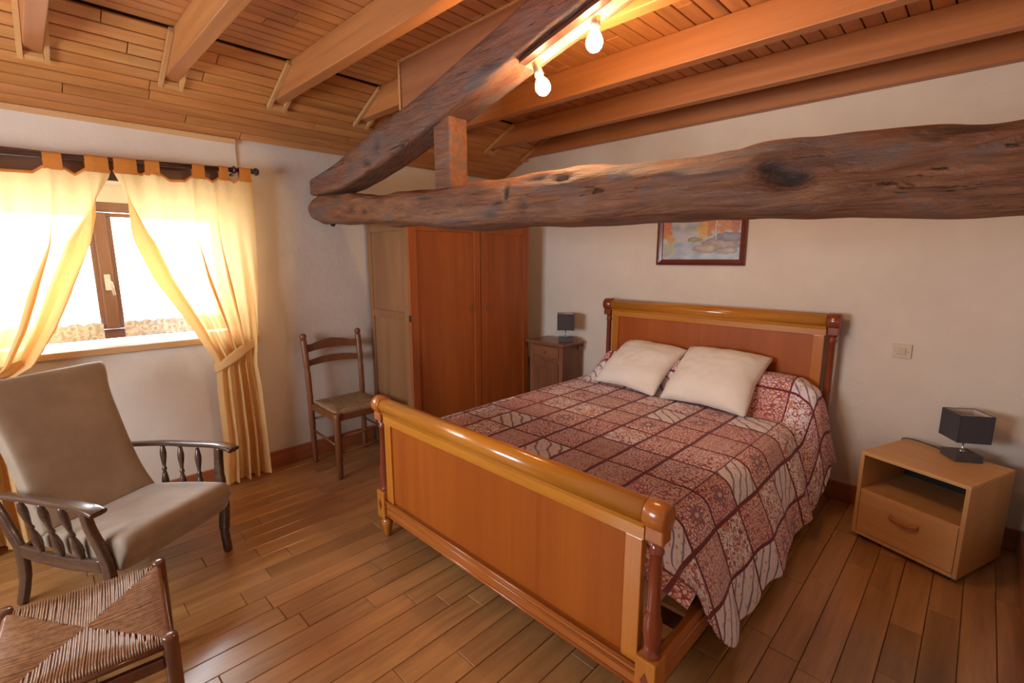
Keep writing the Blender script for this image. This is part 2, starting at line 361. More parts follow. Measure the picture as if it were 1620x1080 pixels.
# floor and its boards
fl = bx('floor', (XL-.4, XR+.2, YR-.2, YB+.2, -.12, -.012), 'floor_base', kind='structure')
PW = .114
lens = (.36, .48, .62, .78, .95)
cache = {}
def plank_mesh(kind, wdt, ln, th, mat, bev=.0022):
    k = (kind, round(wdt, 4), round(ln, 3))
    if k not in cache:
        bm = B(); box(bm, -wdt/2, wdt/2, 0, ln, -th, 0)
        es = [e for e in bm.edges if all(v.co.z > -1e-6 for v in e.verts)]
        bmesh.ops.bevel(bm, geom=es, offset=bev, segments=1, affect='EDGES')
        me = bpy.data.meshes.new(kind); bm.to_mesh(me); bm.free(); me.materials.append(M[mat]); cache[k] = me
    return cache[k]
rnd = random.Random(3)
planks = []
nrow = int((XR-XL)/PW)+2
x = -.580 + PW*7.5 + PW
row = 0
xs = []
xx = -.580+PW/2
while xx < XR+PW/2: xx += PW
while xx > XL-PW/2: xs.append(xx); xx -= PW
for xc in xs:
    y = YR - rnd.random()*.8
    while y < YB:
        ln = rnd.choice(lens)
        planks.append((xc, y, ln, rnd.random()))
        y += ln
R9 = Matrix.Rotation(-.7759, 3, 'Z')
def visible_floor(xc, y, ln):
    for f in (0, .5, 1):
        p = Vector((xc, y+ln*f, -1.6)); 
        s, c = math.sin(.7759), math.cos(.7759)
        rx = p.x*c + p.y*s; fw = -p.x*s + p.y*c
        d = fw*math.cos(.1716) - p.z*math.sin(.1716); u = p.z*math.cos(.1716) + fw*math.sin(.1716)
        if d > .05 and abs(rx/d) < 1.12 and -u/d < .76: return d
    return 99
planks = [(visible_floor(a, b_, c), a, b_, c, r_) for a, b_, c, r_ in planks]
planks.sort()
restbm = B()
for i, (d, xc, y, ln, r_) in enumerate(planks):
    y0 = max(y, YR); y1 = min(y+ln, YB-.001)
    if y1-y0 < .02: continue
    dz = (r_-.5)*.0016
    if i < 296 and d < 50 and abs((y1-y0)-ln) < 1e-4:
        o = bpy.data.objects.new('plank', plank_mesh('plank', PW-.0022, ln-.002, .012, 'floor')); COL.objects.link(o)
        o.location = (xc, y, dz); o.parent = fl
    elif i < 296 and d < 50:
        bm = B(); box(bm, xc-PW/2+.0011, xc+PW/2-.0011, y0+.001, y1-.001, -.012, dz); obj('plank', bm, 'floor', fl)
    else:
        box(restbm, xc-PW/2+.0011, xc+PW/2-.0011, y0+.001, y1-.001, -.012, dz)
obj('plank', restbm, 'floor', fl, kind='stuff')

# ceiling: flat field and slope to the window wall
bm = B()
prism(bm, [(XL-.42, ZW-.166), (XS, ZC+.012), (XR+.2, ZC+.012), (XR+.2, ZC+.1), (XS-.05, ZC+.1), (XL-.42, ZW-.03)], YR-.2, YB+.2, 'y')
ceil = obj('ceiling', bm, 'ceil_base', kind='structure')
SL = math.atan2(ZC-.012-(ZW+.0), XS-XL)
def ceil_rows(width, nrows, place, ymin_vis, mat='plank'):
    for r in range(nrows):
        y = YR - rnd.random()*1.3
        while y < YB:
            ln = rnd.choice((.95, 1.25, 1.6, 2.0)); y0 = max(y, YR); y1 = min(y+ln, YB-.001); y += ln
            if y1-y0 < .02: continue
            o = bpy.data.objects.new('ceiling_plank', plank_mesh('ceiling_plank', width-.0065, round(y1-y0, 3)-.003, .012, mat, .003))
            o.rotation_euler, loc = place(r); o.location = (loc[0], y0 if o.rotation_euler[1] == 0 or True else y1, loc[1])
            COL.objects.link(o); o.parent = ceil
slen = math.hypot(XS-XL, ZC-.012-ZW)
SW = slen/10
def pl_slope(r):
    t = (r+.5)*SW
    x_ = XL + t*math.cos(SL); z_ = ZW + t*math.sin(SL)
    return (0, PI-SL, 0), (x_, z_)
def pl_flat(r): return (0, PI, 0), (XS+.0125+(r+.5)*.085, ZC)
ceil_rows(SW, 10, pl_slope, 0)
ceil_rows(.085, int((XR-XS)/.085)+1, pl_flat, 0)
# eave strip where the wall is proud
bm = B(); box(bm, XL+.0005, XL+.014, YR, JOG, 2.368, 2.398); obj('trim_1', bm, 'sillwood', kind='structure')

# baseboards
def base(name, dims, mat):
    bm = B(); box(bm, *dims, bev=.004); return obj(name, bm, mat, kind='structure')
base('baseboard_left', (XL+.0005, XL+.018, YR, JOG, 0.001, .125), 'basey')
base('baseboard_left', (XL-.0135, XL+.012, JOG+.001, 2.06, 0.001, .125), 'basey')
base('baseboard_back', (-2.6, XR-.019, YB-.018, YB-.0005, 0.001, .125), 'basex')
base('baseboard_right', (XR-.016, XR-.0005, YR, YB-.0005, 0.001, .125), 'basey')

# joists with little strips where they pass the sloped boards
labels = ['pine ceiling joist nearest the window, at the upper left corner', 'second pine ceiling joist from the left corner, over the curtain rod',
          'third pine ceiling joist from the left, above the end of the curtain', 'pine ceiling joist just behind the old oak rafter and the bulbs',
          'brightly lit pine ceiling joist, first one behind the light bulbs', 'pine ceiling joist second from the white back wall', 'shadowed pine ceiling joist running along the back wall']
def slope_z(x_): return ZW + (x_-XL)*math.tan(SL)
ZJ = 2.58
xend = XL + (ZJ-ZW)/math.tan(SL)
for i, y0 in enumerate((.14, .69, 1.26, 1.85, 2.50, 3.13, 3.617)):
    j = bx('ceiling_joist', (XL+.25, XR-.001, y0, y0+.07, ZJ, ZC-.0005), 'joist', bev=.004, label=labels[i], cat='joist', group='pine joists under the ceiling')
    for s, yy in ((0, y0-.022), (1, y0+.072)):
        if i == 6 and s: continue
        bm = B(); xa = xend-.03; xb = XS+.02
        za, zb = slope_z(xa), slope_z(xb)
        prism(bm, [(xa, za-.004), (xb, zb-.004), (xb, zb-.028), (xa, za-.028)], yy, yy+.02, 'y'); obj('trim_strip', bm, 'trimx', j)
    bm = B(); prism(bm, [(xend-.03, slope_z(xend-.03)-.004), (xend-.005, slope_z(xend-.005)-.004), (xend-.005, slope_z(xend-.005)-.024), (xend-.03, slope_z(xend-.03)-.024)], y0, y0+.07, 'y')
    obj('trim_strip', bm, 'trimx', j)

# ---------------------------------------------------------------- window
XW = -4.06
w1 = bx('window_1', (XW-.03, XW+.03, WY0, WY1, WZ0+.04, WZ0+.10), 'framewood', kind='structure')
bx('window_frame', (XW-.03, XW+.03, WY0, WY1, 1.89, 1.95), 'framewood', w1, bev=.003)
bx('window_frame', (XW-.03, XW+.03, WY0, WY0+.05, WZ0+.10, 1.89), 'framewood', w1, bev=.003)
bx('window_frame', (XW-.03, XW+.03, WY1-.05, WY1, WZ0+.10, 1.89), 'framewood', w1, bev=.003)
for a, b_ in ((WY0+.055, .365), (.415, WY1-.055)):
    for d in ((a, b_, WZ0+.105, WZ0+.135), (a, b_, 1.86, 1.885), (a, a+.035, WZ0+.135, 1.86), (b_-.035, b_, WZ0+.135, 1.86)):
        bx('sash_frame', (XW-.015, XW+.04, *d), 'framewood', w1, bev=.003)
    bx('pane', (XW-.002, XW+.002, a+.036, b_-.036, WZ0+.136, 1.859), 'glass', w1)
bx('mullion', (XW-.02, XW+.06, .356, .424, WZ0+.105, 1.885), 'framewood', w1, bev=.006)
bm = B(); box(bm, XW+.06, XW+.075, .375, .405, 1.40, 1.50, bev=.004); tube(bm, [(XW+.075, .39, 1.47), (XW+.11, .39, 1.47), (XW+.115, .40, 1.45), (XW+.11, .41, 1.37)], .009); obj('window_handle', bm, 'white_paint', w1, label='white window handle')
bx('shutter_box', (XW-.03, XW+.05, WY0, WY1, 1.95, WZ1), 'white_paint', w1, label='white shutter box above the frame')
bm = B(); box(bm, XW+.03, XL+.03, WY0-.02, WY1-.001, WZ0-.018, WZ0+.022, bev=.004)
obj('window_sill', bm, 'sillwood', w1)
# half curtain of lace behind the bottom of the panes
for a, b_ in ((WY0+.02, .338), (.442, WY1-.02)):
    bm = B(); n = 120; L = []
    for i in range(n+1):
        y = a+(b_-a)*i/n; top = 1.188+.012*abs(math.sin(i*.21)); xo = XW+.064+.004*math.sin(i*.9)
        L.append((bm.verts.new((xo, y, 1.094)), bm.verts.new((xo, y, 1.14)), bm.verts.new((xo, y, top))))
    for p, q in zip(L, L[1:]):
        bm.faces.new((p[0], q[0], q[1], p[1])); bm.faces.new((p[1], q[1], q[2], p[2]))
    L = obj('lace_strip', bm, 'lace', label='white scalloped lace strip across the lower %s window pane' % ('left' if a < 0 else 'right'), cat='lace curtain', group='lace strips on the window')
    md = L.modifiers.new('t', 'SOLIDIFY'); md.thickness = .001
bx('window_lintel', (XL+.0005, XL+.03, -1.0, 1.02, 2.052, 2.175), 'lintel', label='dark brown wooden lintel board behind the curtain rod', cat='lintel')

# curtain rod
rod = empty('curtain_rod', (-3.66, 0, 2.13), 0, 'dark wooden curtain rod with ball ends above the window', 'curtain rod')
RZ = lambda y: .007+.040*y
bm = B(); tube(bm, [(0, y, RZ(y)) for y in (-.95, -.2, .5, 1.19)], .0155, 14); obj('pole', bm, 'rodwood', rod)
for y, s in ((1.19, 1), (-.95, -1)):
    bm = B(); lathe(bm, [(.0, 0), (.016, .002), (.019, .008), (.012, .014), (.024, .022), (.026, .034), (.02, .046), (.004, .052)], 16, (0, y, RZ(y)), Matrix.Rotation(-PI/2*s, 4, 'X')); obj('finial', bm, 'rodwood', rod)
for y in (1.085, -.85):
    bm = B(); box(bm, -.078, 0, y-.01, y+.01, RZ(y)-.033, RZ(y)-.018); lathe(bm, [(.022, -.009), (.027, 0), (.022, .009)], 16, (0, y, RZ(y)), Matrix.Rotation(-PI/2, 4, 'X')); obj('bracket', bm, 'rodwood', rod)
def rodz(y): return 2.13+RZ(y)

# curtains
def curtain(name, label, side):
    # keys: z, inner y, outer y, pleat amplitude
    if side > 0:
        K = [(2.085, .45, 1.19, .012), (1.75, .505, 1.185, .016), (1.48, .60, 1.175, .020), (1.15, .765, 1.15, .026), (1.02, .82, 1.135, .030), (.93, .862, 1.125, .022), (.86, .872, 1.12, .022), (.70, .868, 1.135, .028), (.33, .875, 1.145, .032), (.03, .850, 1.15, .036)]
        tabs = [(.455, .562), (.600, .672), (.842, .910), (.992, 1.046), (1.112, 1.184)]
    else:
        K = [(2.055, -.55, .440, .012), (1.84, -.55, .380, .016), (1.63, -.54, .29, .018), (1.457, -.53, .205, .020), (1.218, -.52, .10, .026), (1.03, -.50, -.01, .030), (.97, -.49, -.10, .022), (.90, -.49, -.14, .022), (.70, -.5, -.15, .028), (.33, -.5, -.15, .030), (.03, -.5, -.14, .034)]
        tabs = [(-.52, -.42), (-.20, -.12), (.160, .236), (.330, .432)]
    def key(z):
        if z >= K[0][0]: return K[0][1:]
        for a, b_ in zip(K, K[1:]):
            if b_[0] <= z <= a[0]:
                t = (a[0]-z)/(a[0]-b_[0]); return tuple(a[k]+(b_[k]-a[k])*t for k in (1, 2, 3))
        return K[-1][1:]
    root = empty(name, (-3.66, (.8 if side > 0 else 0), 0), 0, label, 'curtain', 'yellow voile curtains')
    oy = root.location.y
    NS, NR = 150, 110
    bm = B(); rows = []
    for r in range(NR+1):
        t = r/NR
        row = []
        for s in range(NS+1):
            u = s/NS
            # scalloped top between the tabs
            ztop = 0
            y_at = K[0][1]+(K[0][2]-K[0][1])*u
            inside = min([0 if a <= y_at <= b_ else min(abs(y_at-a), abs(y_at-b_)) for a, b_ in tabs])
            ztop = rodz(y_at) - .052 - min(.035, inside*.75)
            z = ztop + (.03-ztop)*t
            yi, yo, amp = key(z)
            ph = u*2*PI*4.6+.8*math.sin(u*9+side)+.25*math.sin(z*2+u*4)
            fold = math.sin(ph)+.45*math.sin(2.3*ph+1.1+z*1.7)
            gather = max(0, 1-abs(z-.99)/.45)
            ue = u if side > 0 else 1-u; xo_ = 0
            if ue < .08: pos = .13*(1-ue/.08); xo_ = -.014*(1-ue/.08)
            else: pos = (ue-.08)/.92
            up_ = pos if side > 0 else 1-pos
            tt = min(1, t*5); up_ = up_*tt+u*(1-tt)
            x_ = xo_*tt-3.66+.020*gather + 1.15*amp*fold*(.35+.65*min(1, t*3.5)) + .004*math.sin(37*u+5*z)
            y = yi+(yo-yi)*(up_+(.046+.030*math.sin(u*11+side))*math.sin(ph*1.0+1.3)*min(1, t*3)*min(1, u*8, (1-u)*8))
            if x_ < -3.735: x_ = -3.735
            row.append(bm.verts.new((x_+3.66, y-oy, z)))
        rows.append(row)
    for a, b_ in zip(rows, rows[1:]):
        for s in range(NS):
            f = bm.faces.new((a[s], a[s+1], b_[s+1], b_[s])); f.smooth = True
    obj('curtain_panel', bm, 'voile', root)
    # orange top hem
    bm = B(); top = rows and None
    pa = []
    for s in range(NS+1):
        u = s/NS; y_at = K[0][1]+(K[0][2]-K[0][1])*u
        inside = min([0 if a <= y_at <= b_ else min(abs(y_at-a), abs(y_at-b_)) for a, b_ in tabs])
        zt = rodz(y_at) - .052 - min(.035, inside*.75)
        ph = u*2*PI*4.6+.8*math.sin(u*9+side)+.25*math.sin(zt*2+u*4); fold = math.sin(ph)+.45*math.sin(2.3*ph+1.1+zt*1.7)
        x_ = .35*K[0][3]*fold+.004*math.sin(37*u+5*zt)
        pa.append([bm.verts.new((x_+dx, y_at-oy, zz)) for dx, zz in ((.003, zt+.002), (.003, zt-.012), (-.003, zt-.012), (-.003, zt+.002))])
    for p, q in zip(pa, pa[1:]):
        for k in range(4): bm.faces.new((p[k], q[k], q[(k+1) % 4], p[(k+1) % 4]))
    obj('top_hem', bm, 'tab', root, label='orange stitched hem')
    for a, b_ in tabs:
        bm = B(); zc = rodz((a+b_)/2); prof = []
        R = .0185
        for k in range(13):
            th = -PI*.0+PI*k/12
            prof.append((R*math.cos(th), zc+R*math.sin(th)))
        prof = [(.006, zc-.072), (R, zc-.02)]+prof+[(-R, zc-.02), (-.006, zc-.072)]
        inner = [(x_*.9, z) for x_, z in prof]
        for yy in (a, (a+b_)/2, b_):
            pass
        rows2 = []
        for yy in (a, a*.66+b_*.34, a*.34+b_*.66, b_):
            wob = .002*math.sin(yy*300)
            rows2.append([bm.verts.new((x_+wob, yy-oy, z)) for x_, z in prof] + [bm.verts.new((x_+wob, yy-oy, z-.0008)) for x_, z in reversed(inner)])
        k = len(rows2[0])
        for p, q in zip(rows2, rows2[1:]):
            for i in range(k):
                f = bm.faces.new((p[i], p[(i+1) % k], q[(i+1) % k], q[i]))
        obj('tab', bm, 'tab', root, label='orange hanging tab')
    # tieback
    bm = B(); pts = []
    if side > 0: ctrl = [(-.088, 1.16, 1.07), (-.05, 1.163, 1.055), (.02, 1.13, 1.035), (.055, 1.02, .975), (.055, .92, .91), (.02, .858, .868), (-.04, .87, .88), (-.07, .98, .96), (-.088, 1.155, 1.055)]
    else: ctrl = [(-.09, -.53, 1.08), (-.02, -.53, 1.06), (.05, -.42, .99), (.062, -.28, .97), (.05, -.14, 1.01), (-.01, -.05, 1.03), (-.06, -.16, 1.0), (-.088, -.4, 1.05), (-.09, -.52, 1.075)]
    path = smoothpath([(x_, y-oy, z) for x_, y, z in ctrl], 8)
    sweep(bm, path, lambda i: rrect(.0025, .032+.005*math.sin(i*.3), n=8), up=Vector((0, 0, 1)))
    obj('tieback', bm, 'voile', root, label='orange tieback sash')
    return root
curtain('curtain', 'yellow voile curtain panel gathered to the right of the window, hanging to the floor', 1)
curtain('curtain', 'yellow voile curtain panel at the left edge, gathered behind the armchair', -1)

# ---------------------------------------------------------------- old beams
def wearlayer(bm): return bm.verts.layers.float.new('wear')
def beam_mesh(name, table, half, yc, mat, expo=3.2, spots=(), noise_amp=.011, seg=64, step=.012, label=None, cat=None, lin=0):
    """table: x, ztop, zbot"""
    bm = B(); lay = wearlayer(bm)
    x0, x1 = table[0][0], table[-1][0]; n = int((x1-x0)/step)
    rings = []
    def itp(x_):
        for a, b_ in zip(table, table[1:]):
            if a[0] <= x_ <= b_[0]:
                t = (x_-a[0])/(b_[0]-a[0]); t2 = t*t*(3-2*t); return [a[k]+(b_[k]-a[k])*(t if lin else t*.5+t2*.5) for k in range(1, len(a))]
        return list(table[-1][1:])
    for i in range(n+1):
        x_ = x0+(x1-x0)*i/n; tz = itp(x_); zt, zb = tz[0], tz[1]
        zc = (zt+zb)/2; h = (zt-zb)/2; ring = []
        for k in range(seg):
            a = 2*PI*k/seg; c, s = math.cos(a), math.sin(a)
            yy = half*math.copysign(abs(c)**(2/expo), c); zz = h*math.copysign(abs(s)**(2/expo), s)
            p = Vector((x_, yc+yy, zc+zz)); nrm = Vector((0, yy/half/half, zz/h/h)).normalized()
            d = noise_amp*noise.noise(Vector((x_*2.2, yy*9, zz*9+3)))*2 + noise_amp*.7*noise.noise(Vector((x_*6, yy*26, zz*26))) - noise_amp*1.0*max(0, .35-abs(noise.noise(Vector((x_*3.5+7, yy*30, zz*30)))))*max(0, noise.noise(Vector((x_*2.5, 5, zz*6)))+.25)
            wv = 0
            for (sx_, sz_, rx, rz, dep, wr) in spots:
                if yy < half*.55:
                    q = ((x_-sx_)/rx)**2+((zc+zz-sz_)/rz)**2
                    q *= 1+.5*noise.noise(Vector((x_*14, zz*30, sx_)))
                    if q < 2.5:
                        g_ = math.exp(-q*1.6); d -= dep*g_; wv = max(wv, wr*min(1, g_*1.25))
            v = bm.verts.new(p+nrm*d); v[lay] = wv; ring.append(v)
        rings.append(ring)
    for a, b_ in zip(rings, rings[1:]):
        for k in range(seg):
            f = bm.faces.new((a[k], b_[k], b_[(k+1) % seg], a[(k+1) % seg])); f.smooth = True
    bm.faces.new(rings[0]); bm.faces.new(list(reversed(rings[-1])))
    return obj(name, bm, mat, label=label, cat=cat)
tie = [(-3.765, 2.02, 1.93), (-3.735, 2.065, 1.885), (-3.62, 2.085, 1.862), (-3.2, 2.05, 1.838), (-2.7, 1.985, 1.805), (-2.08, 1.985, 1.766), (-1.42, 1.972, 1.735), (-1.09, 1.956, 1.735), (-.73, 1.950, 1.738), (-.55, 1.960, 1.728), (-.46, 1.956, 1.720), (-.36, 1.940, 1.722), (-.15, 1.930, 1.715), (0, 1.920, 1.705), (.313, 1.905, 1.700)]
beam_mesh('tie_beam', tie, .125, 1.725, 'log', spots=[(-.445, 1.832, .070, .034, .060, 1), (-.50, 1.862, .050, .034, .025, 1), (-.36, 1.872, .10, .030, .014, .45), (-.07, 1.905, .10, .016, .016, .8), (-.12, 1.89, .03, .014, .01, .7), (-2.92, 1.90, .035, .016, .020, 1), (-3.08, 1.92, .03, .020, .014, .8), (-2.80, 1.895, .10, .03, .010, .45), (-2.25, 1.93, .07, .012, .012, .95), (-2.10, 1.90, .03, .010, .008, .6), (-1.62, 1.90, .018, .040, .018, 1), (-1.66, 1.85, .05, .02, .010, .7), (-1.50, 1.835, .03, .018, .014, .9), (-1.72, 1.80, .05, .018, .008, .6), (-1.85, 1.90, .10, .03, .005, .35),
        (-1.30, 1.93, .07, .014, .016, .8), (-1.35, 1.80, .05, .025, .008, .4), (-1.0, 1.96, .12, .012, .012, .6), (-.62, 1.952, .07, .008, .010, .7), (-1.45, 1.95, .08, .012, .010, .5), (-3.25, 1.88, .05, .02, .006, .4)],
        label='long knotty round tie beam crossing the room above the bed', cat='beam')
# principal rafter: lies in the same vertical plane, rising to the right
pr = [(-3.70, 2.19, 2.065), (-3.45, 2.225, 2.063), (-3.20, 2.268, 2.075), (-2.95, 2.33, 2.115), (-2.66, 2.395, 2.175), (-2.4, 2.44, 2.24), (-1.9, 2.565, 2.365), (-1.4, 2.69, 2.50), (-1.0, 2.739, 2.60), (-.6, 2.739, 2.69), (-.45, 2.739, 2.72)]
beam_mesh('rafter_beam', pr, .10, 1.705, 'rafter', expo=7, spots=[(-2.6, 2.33, .05, .03, .010, .6), (-3.05, 2.18, .04, .025, .010, .7), (-2.72, 2.27, .05, .02, .008, .6), (-2.45, 2.35, .08, .02, .006, .5), (-2.2, 2.42, .06, .03, .006, .4), (-1.75, 2.46, .1, .02, .008, .5), (-2.85, 2.18, .06, .015, .010, .8)], noise_amp=.0035, seg=64, step=.015, lin=1,
          label='dark old oak rafter beam rising from the tie beam towards the bulbs', cat='beam')
bm = B(); lathe(bm, [(.012, 0), (.018, .01), (.022, .02)], 14, (-3.60, 1.72, 1.84)); obj('beam_bolt', bm, 'cable', label='small dark bolt head under the left end of the tie beam', cat='bolt')
# post
bm = B(); lay = wearlayer(bm)
rings = []
for i in range(30):
    z = 1.968+(2.355-1.968)*i/29; ring = []
    for k in range(32):
        a = 2*PI*k/32; c, s = math.cos(a), math.sin(a); p = 9
        px_ = .072*math.copysign(abs(c)**(2/p), c); py_ = .062*math.copysign(abs(s)**(2/p), s)
        d = .004*noise.noise(Vector((px_*20, py_*20, z*6)))
        ring.append(bm.verts.new((-2.135+px_*(1+d*9), 1.705+py_*(1+d*9), z)))
    rings.append(ring)
for a, b_ in zip(rings, rings[1:]):
    for k in range(32): bm.faces.new((a[k], a[(k+1) % 32], b_[(k+1) % 32], b_[k])).smooth = True
bm.faces.new(list(reversed(rings[0]))); bm.faces.new(rings[-1])
obj('post', bm, 'log', label='short upright oak post between the tie beam and the rafter beam', cat='post')
# filler board between rafter and ceiling
fb = empty('filler_board', (-2.0, 1.715, 2.4), 0, 'red brown triangular board filling the gap between rafter beam and ceiling', 'board')
bm = B(); prism(bm, [(-.585, .016), (-.585, .339), (.90, .339), (.66, .306), (.10, .170), (-.40, .046)], -.006, .014, 'y'); obj('board', bm, 'board', fb)
bm = B(); prism(bm, [(-.602, .012), (-.602, .339), (-.5855, .339), (-.5855, .012)], -.018, .014, 'y'); obj('edge_strip', bm, 'trimx', fb, label='pale vertical edge strip')
bm = B(); prism(bm, [(-.585, .326), (-.585, .339), (.80, .339), (.80, .326)], -.014, -.0062, 'y'); obj('edge_strip', bm, 'trimx', fb, label='pale top edge strip')

# light batten and bulbs
def under(x_):
    for a, b_ in zip(pr, pr[1:]):
        if a[0] <= x_ <= b_[0]: return a[2]+(b_[2]-a[2])*(x_-a[0])/(b_[0]-a[0])
lr = empty('light_rail', (-1.4, 1.70, 2.45), 0, 'wooden light rail under the rafter beam holding two bare bulbs', 'light')
bm = B(); pa = [(x_+1.4, under(x_)-.006-2.45) for x_ in (-1.56, -1.4, -1.05)]; poly = pa+[(x_, z-.016) for x_, z in reversed(pa)]
prism(bm, poly, -.068, -.028, 'y'); obj('dark_batten', bm, 'rodwood', lr, label='dark strip')
bm = B(); poly = pa+[(x_, z-.018) for x_, z in reversed(pa)]
prism(bm, poly, -.027, .028, 'y'); obj('batten', bm, 'trimx', lr)
def bulb(x_, z_, tilt, lean):
    T = Matrix.Translation((x_+1.4, .0, z_-2.45)) @ Matrix.Rotation(tilt, 4, 'Y') @ Matrix.Rotation(lean, 4, 'X')
    bm = B(); lathe(bm, [(.004, .085), (.005, .070), (.012, .066), (.018, .055), (.020, .02), (.021, .0), (.015, -.004)], 16, M4=T)
    s = obj('socket', bm, 'grey_metal', lr)
    bm = B(); lathe(bm, [(.013, -.002), (.016, -.012), (.026, -.028), (.0325, -.045), (.033, -.058), (.029, -.072), (.018, -.084), (.004, -.089)], 20, M4=T)
    obj('bulb', bm, 'bulb', s, label='glowing bare bulb')
bulb(-1.500, 2.388, -.36, 0.05)
bulb(-1.212, 2.492, .02, 0)

# ---------------------------------------------------------------- bed
bed = empty('bed', (-1.49, 2.46, 0), 0, 'cherry wood sleigh bed with rolled headboard and footboard', 'bed')
def bp(name, bm, mat, **k):
    bmesh.ops.translate(bm, vec=(1.49, -2.46, 0), verts=bm.verts); return obj(name, bm, mat, bed, **k)
def bbox(name, d, mat, bev=.003, **k):
    bm = B(); box(bm, *d, bev=bev); return bp(name, bm, mat, **k)
PLx, PRx = -2.325, -.652
def endboard(y, zroll, rr, zr0, zp0, panelz1, head):
    # roll with end caps, shaped neck rail
    s = 1 if head else -1
    def rollprof(x0, x1, r, mat, name):
        bm = B(); pr_ = []
        n = 22
        for k in range(n+1):
            a = math.radians(-65+ (310)*k/n)
            pr_.append((y+s*.006+ r*math.cos(a)*(-s)*-1*s*s, zroll+r*math.sin(a)))
        pr_ = [(y+.0+r*math.cos(math.radians(-50+280*k/n)), zroll+r*math.sin(math.radians(-50+280*k/n))) for k in range(n+1)]
        low = [(y-.018, zroll-r-.012), (y-.018, zr0), (y+.018, zr0), (y+.018, zroll-r-.012)]
        prism(bm, pr_+low, x0, x1, 'x')
        for f in bm.faces:
            if len(f.verts) == 4 and all(v.co.z > zroll-r*.9 for v in f.verts): f.smooth = True
        return bp(name, bm, mat)
    rollprof(-2.29, -.69, rr, 'cherry_x', 'rolled_top_rail')
    for x0, x1 in ((-2.37, -2.292), (-.688, -.612)):
        bm = B(); lathe(bm, [(rr+.002, 0), (rr+.006, .004), (rr+.006, x1-x0-.010), (rr+.001, x1-x0-.003), (rr*.62, x1-x0), (rr*.55, x1-x0-.003)], 24, (x0 if x0 > -1 else x1, y, zroll), Matrix.Rotation(PI/2 if x0 > -1 else -PI/2, 4, 'Y'))
        box(bm, x0+.006, x1-.006, y-.030, y+.030, zroll-rr-.045, zroll-.01, bev=.006)
        bp('roll_end_cap', bm, 'cherry_dark' if head else 'cherry_red_x')
    bbox('stile', (-2.285, -2.222, y-.016, y+.016, zp0-.02, zr0-.001), 'cherry_z')
    bbox('stile', (-.758, -.695, y-.016, y+.016, zp0-.02, zr0-.001), 'cherry_z')
    bbox('panel', (-2.2215, -.7585, y-.006, y+.008, zp0-.01, zr0-.001), 'cherry_panel', bev=0)
    for px_ in (PLx, PRx):
        h1 = zroll-rr-.046; z0 = .29; H = h1-z0
        bm = B(); lathe(bm, [(.026, 0), (.033, .006), (.033, .012), (.024, .022), (.026, .05), (.032, .10 if not head else .09), (.030, .14), (.023, .165), (.025, .17), (.025, .178), (.0225, .186), (.0215, H*.6), (.020, H-.045), (.025, H-.040), (.025, H-.032), (.021, H-.025), (.023, H)], 24, (px_, y, z0))
        bp('column', bm, 'cherry_dark')
        bbox('post_block', (px_-.038, px_+.038, y-.038, y+.038, .125, .29), 'cherry_z', bev=.005)
        bm = B(); prism(bm, [(px_, .175), (px_+.016, .21), (px_, .245), (px_-.016, .21)], y-.0395, y-.036, 'y'); bp('diamond_inlay', bm, 'cherry_dark')
        bm = B(); lathe(bm, [(.014, 0), (.019, .004), (.021, .02), (.030, .07), (.034, .09), (.030, .105), (.022, .112), (.028, .1245)], 20, (px_, y, 0)); bp('foot', bm, 'cherry_dark' if head else 'cherry_z')
endboard(1.33, .797, .043, .700, .255, 0, False)
endboard(3.595, 1.207, .046, 1.112, .30, 0, True)
# footboard low rail with mouldings
bbox('bottom_rail', (-2.286, -.691, 1.305, 1.352, .150, .236), 'cherry_red_x', bev=.004)
for z, h, o in ((.236, .012, .012), (.205, .010, .004), (.158, .012, .006)):
    bm = B(); tube(bm, [(-2.286, 1.305-o*.2, z), (-.691, 1.305-o*.2, z)], h*.6, 10); bp('moulding', bm, 'cherry_red_x')
bbox('bottom_rail', (-2.286, -.691, 3.57, 3.615, .15, .30), 'cherry_red_x')
for x0 in (-2.355, -.660):
    bbox('side_rail', (x0, x0+.026, 1.37, 3.556, .135, .268), 'cherry_red_y', bev=.003)
    xo = x0+.026 if x0 > -1 else x0
    bm = B(); tube(bm, [(xo, 1.37, .215), (xo, 3.55, .215)], .006, 8); bp('moulding', bm, 'cherry_red_y')
for i in range(12):
    y0 = 1.45+i*.175
    bbox('slat', (-2.328, -.661, y0, y0+.07, .245, .262), 'trimx', bev=0)
# inlay on the headboard roll
bm = B()
for (xa, xb, zz) in ((-1.50, -1.40, .0),):
    pass
inl = []
def rollpt(x_, ang, r=.0464): return (x_, 3.595-r*math.cos(ang), 1.207+r*math.sin(ang))
for tri in (((-1.62, .15), (-1.50, .75), (-1.50, .35)), ((-1.42, .35), (-1.42, .75), (-1.10, .15))):
    vs = [bm.verts.new(rollpt(x_, a)) for x_, a in tri]; vs2 = [bm.verts.new(rollpt(x_, a, .043)) for x_, a in tri]
    bm.faces.new(vs); bm.faces.new(list(reversed(vs2)))
    for k in range(3): bm.faces.new((vs[k], vs2[k], vs2[(k+1) % 3], vs[(k+1) % 3]))
vs = [bm.verts.new(rollpt(x_, a, .0466)) for x_, a in ((-1.49, .3), (-1.43, .3), (-1.43, .8), (-1.49, .8))]; vs2 = [bm.verts.new(v.co+Vector((0, .005, -.003))) for v in vs]
bm.faces.new(vs); bm.faces.new(list(reversed(vs2)))
for k in range(4): bm.faces.new((vs[k], vs2[k], vs2[(k+1) % 4], vs[(k+1) % 4]))
bp('inlay', bm, 'cherry_panel')

